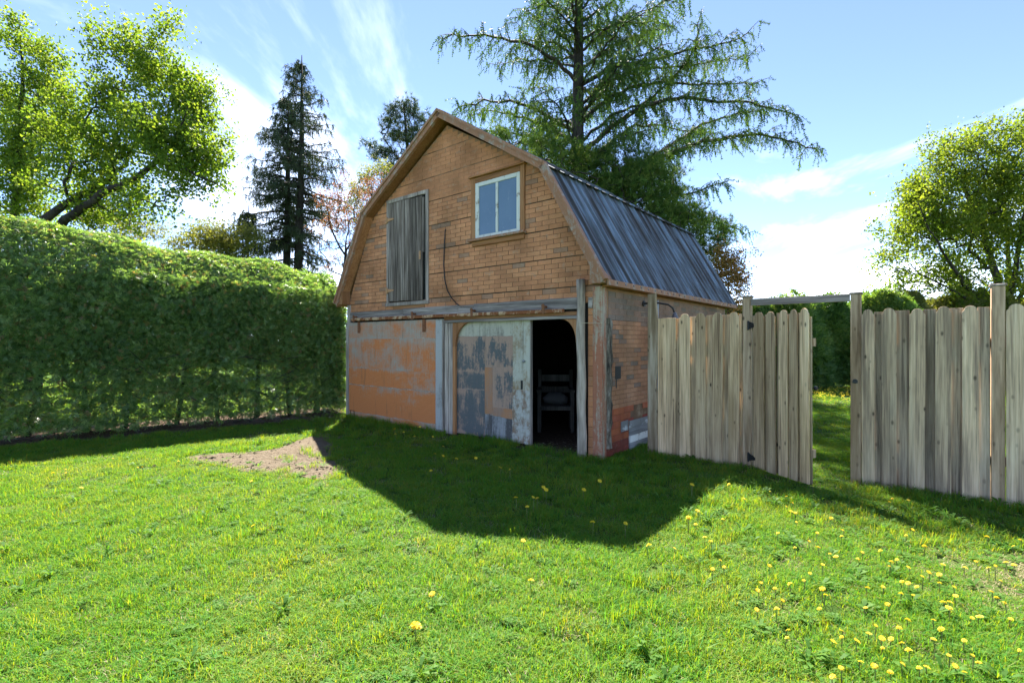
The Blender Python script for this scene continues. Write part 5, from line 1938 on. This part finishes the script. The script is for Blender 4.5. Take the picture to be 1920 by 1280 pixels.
# sloping top
for (n, sink) in ((17000, 0.06), (24000, 0.22)):
    s, f, ft, cr = hedge_pts(n)
    q = rng.random(n)
    dep = 0.14 + q * 1.02
    z = ft + (cr - ft) * np.sin(np.clip(q * 1.25, 0, 1) * np.pi / 2) - np.clip(q - 0.82, 0, 1) * 1.2 - rng.random(n) * sink + 0.02 * np.sin(s * 6.1 + q * 7) * np.sin(q * 9 + s * 2.3)
    C = hedge_world(s, dep, z)
    nrm = unit(hn3 * (1.1 - q)[:, None] + np.array((0, 0, 1)) * (0.55 + q)[:, None])
    D_ = hn3 * rng.uniform(-0.3, 0.9, n)[:, None] + hd3 * rng.normal(size=n)[:, None] + np.array((0, 0, 1)) * rng.uniform(-0.25, 0.7, n)[:, None]
    parts.append(sprays(C, D_, 0.066 * rng.uniform(0.7, 1.4, n), np.clip((0.05 if sink > 0.1 else 0.25) + rng.random(n) * 0.75, 0, 1), nrm + rng.normal(size=(n, 3)) * 0.60, 0.06 if sink < 0.1 else 0.12))  # sunken layer tinted darker, so shade in the gaps is painted in
# right end and back
n = 5200
z = rng.uniform(0.15, 2.9, n)
dep = rng.uniform(0, 1.15, n)
ok = z < 2.45 + 0.5 * np.sin(np.clip(dep * 1.1, 0, 1) * np.pi / 2)
z, dep = z[ok], dep[ok]
n = len(z)
s = np.full(n, H1) + rng.uniform(-0.12, 0.08, n) - 0.25 * np.clip((z - 2.0), 0, 1) ** 1.5
C = hedge_world(s, dep, z)
parts.append(sprays(C, hd3 * 0.6 + rng.normal(size=(n, 3)) * 0.7, 0.12 * rng.uniform(0.7, 1.3, n), rng.random(n) * 0.8, hd3 + rng.normal(size=(n, 3)) * 0.5))
n = 9000
s = rng.uniform(H0, H1, n)
z = rng.uniform(0.9, 3.0, n)
C = hedge_world(s, rng.uniform(1.0, 1.2, n), z)
parts.append(sprays(C, -hn3 * 0.6 + rng.normal(size=(n, 3)) * 0.7, 0.15 * rng.uniform(0.7, 1.3, n), rng.random(n) * 0.8, -hn3 + rng.normal(size=(n, 3)) * 0.5))
V, F, t = merge(parts)
tag(npmesh('foliage', V, F, L_cedar, t, hroot, base), kind='stuff')
# stems showing through the thin foot of the hedge
ss = np.arange(H0 + 0.2, H1, 0.62)
for i, s0 in enumerate(ss):
    s0 += random.uniform(-0.12, 0.12)
    dep = 0.55 + random.uniform(-0.12, 0.12)
    p0 = HA + s0 * hd - dep * hn
    lx_, ly_ = random.uniform(-0.12, 0.12), random.uniform(-0.1, 0.1)
    MB().tube([(p0[0] - base[0], p0[1] - base[1], -0.02), (p0[0] - base[0] + lx_, p0[1] - base[1] + ly_, 0.8), (p0[0] - base[0] + lx_ * 1.4, p0[1] - base[1] + ly_, 1.9)], [random.uniform(0.03, 0.065), 0.04, 0.02], 7).build('trunk', W_bark_c, hroot, smooth=True)
tw = []
for i in range(700):
    s0 = random.uniform(H0, H1)
    dep = random.uniform(-0.1, 0.6)
    p0 = HA + s0 * hd - dep * hn
    z = random.uniform(0.02, 1.3)
    p1 = p0 + hd * random.uniform(-0.4, 0.4) + hn * random.uniform(-0.15, 0.2)
    tw.append(((p0[0], p0[1], z), (p1[0], p1[1], z + random.uniform(-0.25, 0.25))))
P = np.array([q for e_ in tw for q in e_], float)
par = np.array([-1 if i % 2 == 0 else i - 1 for i in range(len(P))])
V, F = edges_mesh(P, par, np.full(len(P), 0.005), 4)
tag(npmesh('twigs', V, F, W_bark_c, np.full(len(V), 0.5), hroot, base), kind='stuff')


def loose_hedge(name, label, cat, x0, x1, y0, th, top, n, size, mat, z0=0.05):
    """Row of cedars grown together with an uneven top; top(x) gives its height."""
    root = thing(name, ((x0 + x1) / 2, y0, 0), label, cat)
    o = np.array(root.location)
    x = rng.uniform(x0, x1, n)
    tz = top(x)
    z = z0 + (tz - z0) * rng.random(n) ** 0.8
    bulge = 0.22 * np.sin(x * 1.9) + 0.15 * np.sin(x * 4.3 + z * 1.2)
    y = y0 + bulge + rng.random(n) ** 2 * th + 0.35 * np.clip(z / np.maximum(tz, 0.1) - 0.55, 0, 1) * 2
    C = np.stack([x, y, z], 1)
    D_ = np.stack([rng.normal(size=n) * 0.7, -np.abs(rng.normal(size=n)) * 0.6, rng.uniform(-0.3, 1.1, n)], 1)
    up = np.stack([rng.normal(size=n) * 0.5, -np.ones(n), rng.normal(size=n) * 0.5 + 0.4], 1)
    V, F, t = sprays(C, D_, size * rng.uniform(0.6, 1.4, n), np.clip(rng.random(n) * 0.7 + 0.25 * np.sin(x * 2.3) * np.sin(z * 2.9), 0, 1), up)
    tag(npmesh('foliage', V, F, mat, t, root, o), kind='stuff')
    for q in np.arange(x0 + 0.3, x1, 0.8):
        MB().tube([(q - o[0], th * 0.6, -0.02), (q - o[0] + random.uniform(-0.1, 0.1), th * 0.6, 1.6)], [0.07, 0.03], 6).build('trunk', W_bark_c, root, smooth=True)
    return root


loose_hedge('cedar_hedge', 'dark loose cedar hedge at the back of the lawn seen through the gate opening', 'hedge', 6.2, 11.3, 15.6, 1.2,
            lambda x: 2.66 + 0.10 * np.sin(x * 3.1) + 0.10 * np.sin(x * 7.3) + 0.42 * np.exp(-((x - 9.1) / 0.35) ** 2) * (rng.random(len(x)) < 0.3) + 0.34 * np.exp(-((x - 10.1) / 0.5) ** 2) * (rng.random(len(x)) < 0.4), 21000, 0.20, L_cedar2)
loose_hedge('cedar_hedge', 'sunlit pale cedar hedge showing over the top of the right fence', 'hedge', 12.6, 21.0, 16.2, 1.4,
            lambda x: 3.0 + 0.14 * np.sin(x * 2.1) + 0.10 * np.sin(x * 5.7), 22000, 0.21, L_olive)
loose_hedge('cedar_shrub', 'dark pointed cedar just right of the gate post behind the fence', 'shrub', 11.0, 13.0, 15.3, 1.2,
            lambda x: 3.15 - 0.75 * np.abs(x - 11.75) + 0.15 * (rng.random(len(x)) < 0.3), 7000, 0.19, L_cedar2)

# ------------------------------------------------------------------ dandelions
M_petal = leafmat('dandelion_petal', [(0.0, (0.78, 0.56, 0.02)), (1.0, (0.88, 0.70, 0.05))], trans=0.25, tgain=(1.0, 1.0, 1.0))
M_stem = leafmat('dandelion_stem', [(0.0, (0.14, 0.18, 0.05)), (1.0, (0.20, 0.20, 0.08))], trans=0.2)


def head_mesh(seed):
    q = random.Random(seed)
    m = MB()
    for ring, (r, z, n) in enumerate(((0.021, 0.0, 13), (0.014, 0.004, 9), (0.007, 0.007, 6))):
        for i in range(n):
            a = 6.283 * (i + q.uniform(-0.2, 0.2)) / n
            w_ = 3.1 * r / n
            c, s = math.cos(a), math.sin(a)
            m.add([(c * 0.003, s * 0.003, z), (c * r * 0.8 - s * w_, s * r * 0.8 + c * w_, z + 0.002), (c * r, s * r, z + q.uniform(-0.003, 0.002)), (c * r * 0.8 + s * w_, s * r * 0.8 - c * w_, z + 0.002)], [(0, 3, 2, 1)], q.random())
    return m.mesh('flower_head', M_petal)


HEADS = [head_mesh(i) for i in range(4)]
STEMS = []
for i in range(3):
    q = random.Random(50 + i)
    STEMS.append(MB().tube([(0, 0, -0.01), (q.uniform(-0.006, 0.006), q.uniform(-0.006, 0.006), 0.5), (q.uniform(-0.01, 0.01), 0.0, 1.0)], 0.0024, 5).mesh('stem', M_stem))


def Z5(l):
    return [(1240 + a / 2.782, 820 + b / 2.782) for a, b in l]


def Z4(l):
    return [(600 + a / 2.461, 760 + b / 2.461) for a, b in l]


def Z3(l):
    return [(a / 2.37, 740 + b / 2.37) for a, b in l]


sunny = Z5([(567, 281), (653, 306), (432, 319), (685, 340), (652, 360), (678, 384), (700, 392), (705, 440), (886, 420), (608, 498), (813, 496), (945, 483), (940, 514), (772, 540), (697, 574), (818, 571), (880, 606), (910, 620), (1050, 598), (1143, 590), (1025, 633),
            (842, 661), (1200, 648), (1229, 636), (1190, 671), (1290, 676), (565, 668), (776, 707), (743, 744), (670, 761), (521, 756), (505, 797), (593, 786), (840, 788), (858, 819), (1076, 782), (1157, 778), (1255, 750), (1287, 758), (1332, 777), (1250, 813), (1315, 822),
            (634, 848), (602, 893), (499, 897), (824, 892), (1065, 886), (1180, 868), (1361, 724), (1397, 702), (1450, 714), (1470, 661), (1452, 758), (1530, 780), (1535, 824), (1470, 857), (1505, 857), (1500, 886), (1586, 678), (1640, 645), (1705, 678), (1743, 668), (1797, 650), (1840, 664), (1770, 746), (1720, 802), (1748, 834), (1790, 862),
            (1622, 940), (1660, 932), (1823, 945), (1286, 950), (1420, 950), (1241, 992), (1461, 999), (1083, 1020), (1120, 980), (660, 1003), (655, 1042), (940, 1005), (940, 1038), (898, 1062), (1022, 1060), (1152, 1046), (1198, 1048), (1255, 1070), (1290, 1108), (1155, 1096), (1420, 1050), (1500, 1134), (1625, 1136), (1655, 1172), (1580, 1057), (1040, 1167), (1112, 1190), (938, 1200), (893, 1244), (1194, 1222), (1260, 1180), (1345, 1200), (1385, 1196), (1535, 1190), (1580, 1222), (1868, 1108), (70, 577), (259, 540), (226, 519), (307, 640), (328, 674), (268, 686), (179, 452), (320, 426)])
fenceside = Z5([(1313, 480), (1277, 510), (1372, 566), (1700, 517), (1836, 565), (1873, 534), (1290, 327), (1205, 318), (1190, 335)])
shade = Z4([(345, 108), (386, 122), (348, 132), (462, 98), (436, 142), (521, 143), (569, 188), (531, 222), (568, 232), (630, 246), (719, 242), (512, 300), (832, 285), (876, 295), (903, 424), (984, 422), (1002, 427), (956, 466), (1031, 376), (1043, 388), (1218, 388), (1291, 347), (1258, 537), (1410, 543), (1716, 366), (1517, 644), (1700, 517)]) + Z5([(160, 245), (352, 244), (190, 382), (140, 417)])
hedge_ = Z3([(235, 346), (292, 330), (292, 346), (362, 412), (502, 282), (612, 322), (632, 320), (793, 294), (1116, 383), (1032, 148), (1402, 150)])
lone = [((780, 1173), 'large lone dandelion in the middle of the near lawn', 1.5), ((810, 1113), 'lone dandelion a little behind the largest one on the near lawn', 1.0), ((996, 1087), 'lone dandelion on the near lawn below the barn shadow', 1.0), ((981, 1013), 'dandelion right at the edge of the barn shadow, in the middle of its front edge', 1.0), ((474, 985), 'dandelion on the open lawn left of the barn shadow', 0.9)]


def dandelion(px, py, label, group=None, size=1.0, tall=None):
    h = tall or random.uniform(0.055, 0.10)
    t = FPX * (EYE - h) / (py - 640)
    r = thing('dandelion', ((px - 960) / FPX * t, t, 0), label, 'flower', random.uniform(0, 6.28), group)
    inst('stem', random.choice(STEMS), r, (0, 0, 0), (0, 0, 0), (1, 1, h))
    inst('flower_head', random.choice(HEADS), r, (0, 0, h), (random.uniform(-0.55, 0.55), random.uniform(-0.55, 0.55), 0), (size, size * random.uniform(0.85, 1.0), size * random.uniform(0.8, 1.6)))


def zone(px, py):
    if px < 1350:
        w_ = 'just beyond the tip of the barn shadow'
    else:
        row = 'far back' if py < 985 else ('midway' if py < 1110 else 'at the photo bottom')
        col = 'in line with the gate' if px < 1560 else ('in line with the gate opening' if px < 1740 else 'near the thin straw patch')
        w_ = row + ' ' + col
    return 'dandelion on the sunny right lawn, ' + w_, 'sunny dandelions ' + w_


for l, lab, grp in ((sunny, 'yellow dandelion in the sunny weedy grass between the barn shadow and the right fence', 'dandelions in the sunny right lawn'),
                    (fenceside, 'yellow dandelion at the edge of the shade under the right fence', 'dandelions by the right fence'),
                    (shade, 'yellow dandelion in the shaded grass in front of the barn', 'dandelions in the barn shadow'),
                    (hedge_, 'yellow dandelion in the sunny grass along the hedge shadow', 'dandelions near the hedge')):
    for (px, py) in l:
        if l is sunny:
            lab, grp = zone(px, py)
        dandelion(px, py, lab, grp, random.uniform(0.85, 1.15) if l is shade else random.uniform(0.50, 0.86), random.uniform(0.11, 0.145) if l is shade else None)
for (p_, lab, sz) in lone:
    dandelion(p_[0], p_[1], lab, None, sz, 0.08)
# yellow dots far off on the lawn beyond the gate
fv = []
for i in range(260):
    d_ = random.uniform(11.5, 15.2)
    fv.append((random.uniform(0.60, 0.72) * d_, d_, random.uniform(0.08, 0.15)))
fm = MB()
for (x, y, z) in fv:
    fm.add([(x - 0.02, y, z), (x, y - 0.02, z + 0.004), (x + 0.02, y, z), (x, y + 0.02, z + 0.012)], [(0, 1, 2), (0, 2, 3)], random.random())
tag(tag(fm.build('dandelions', M_petal), 'sprinkle of tiny dandelions on the far lawn beyond the gate', 'flowers'), kind='stuff')
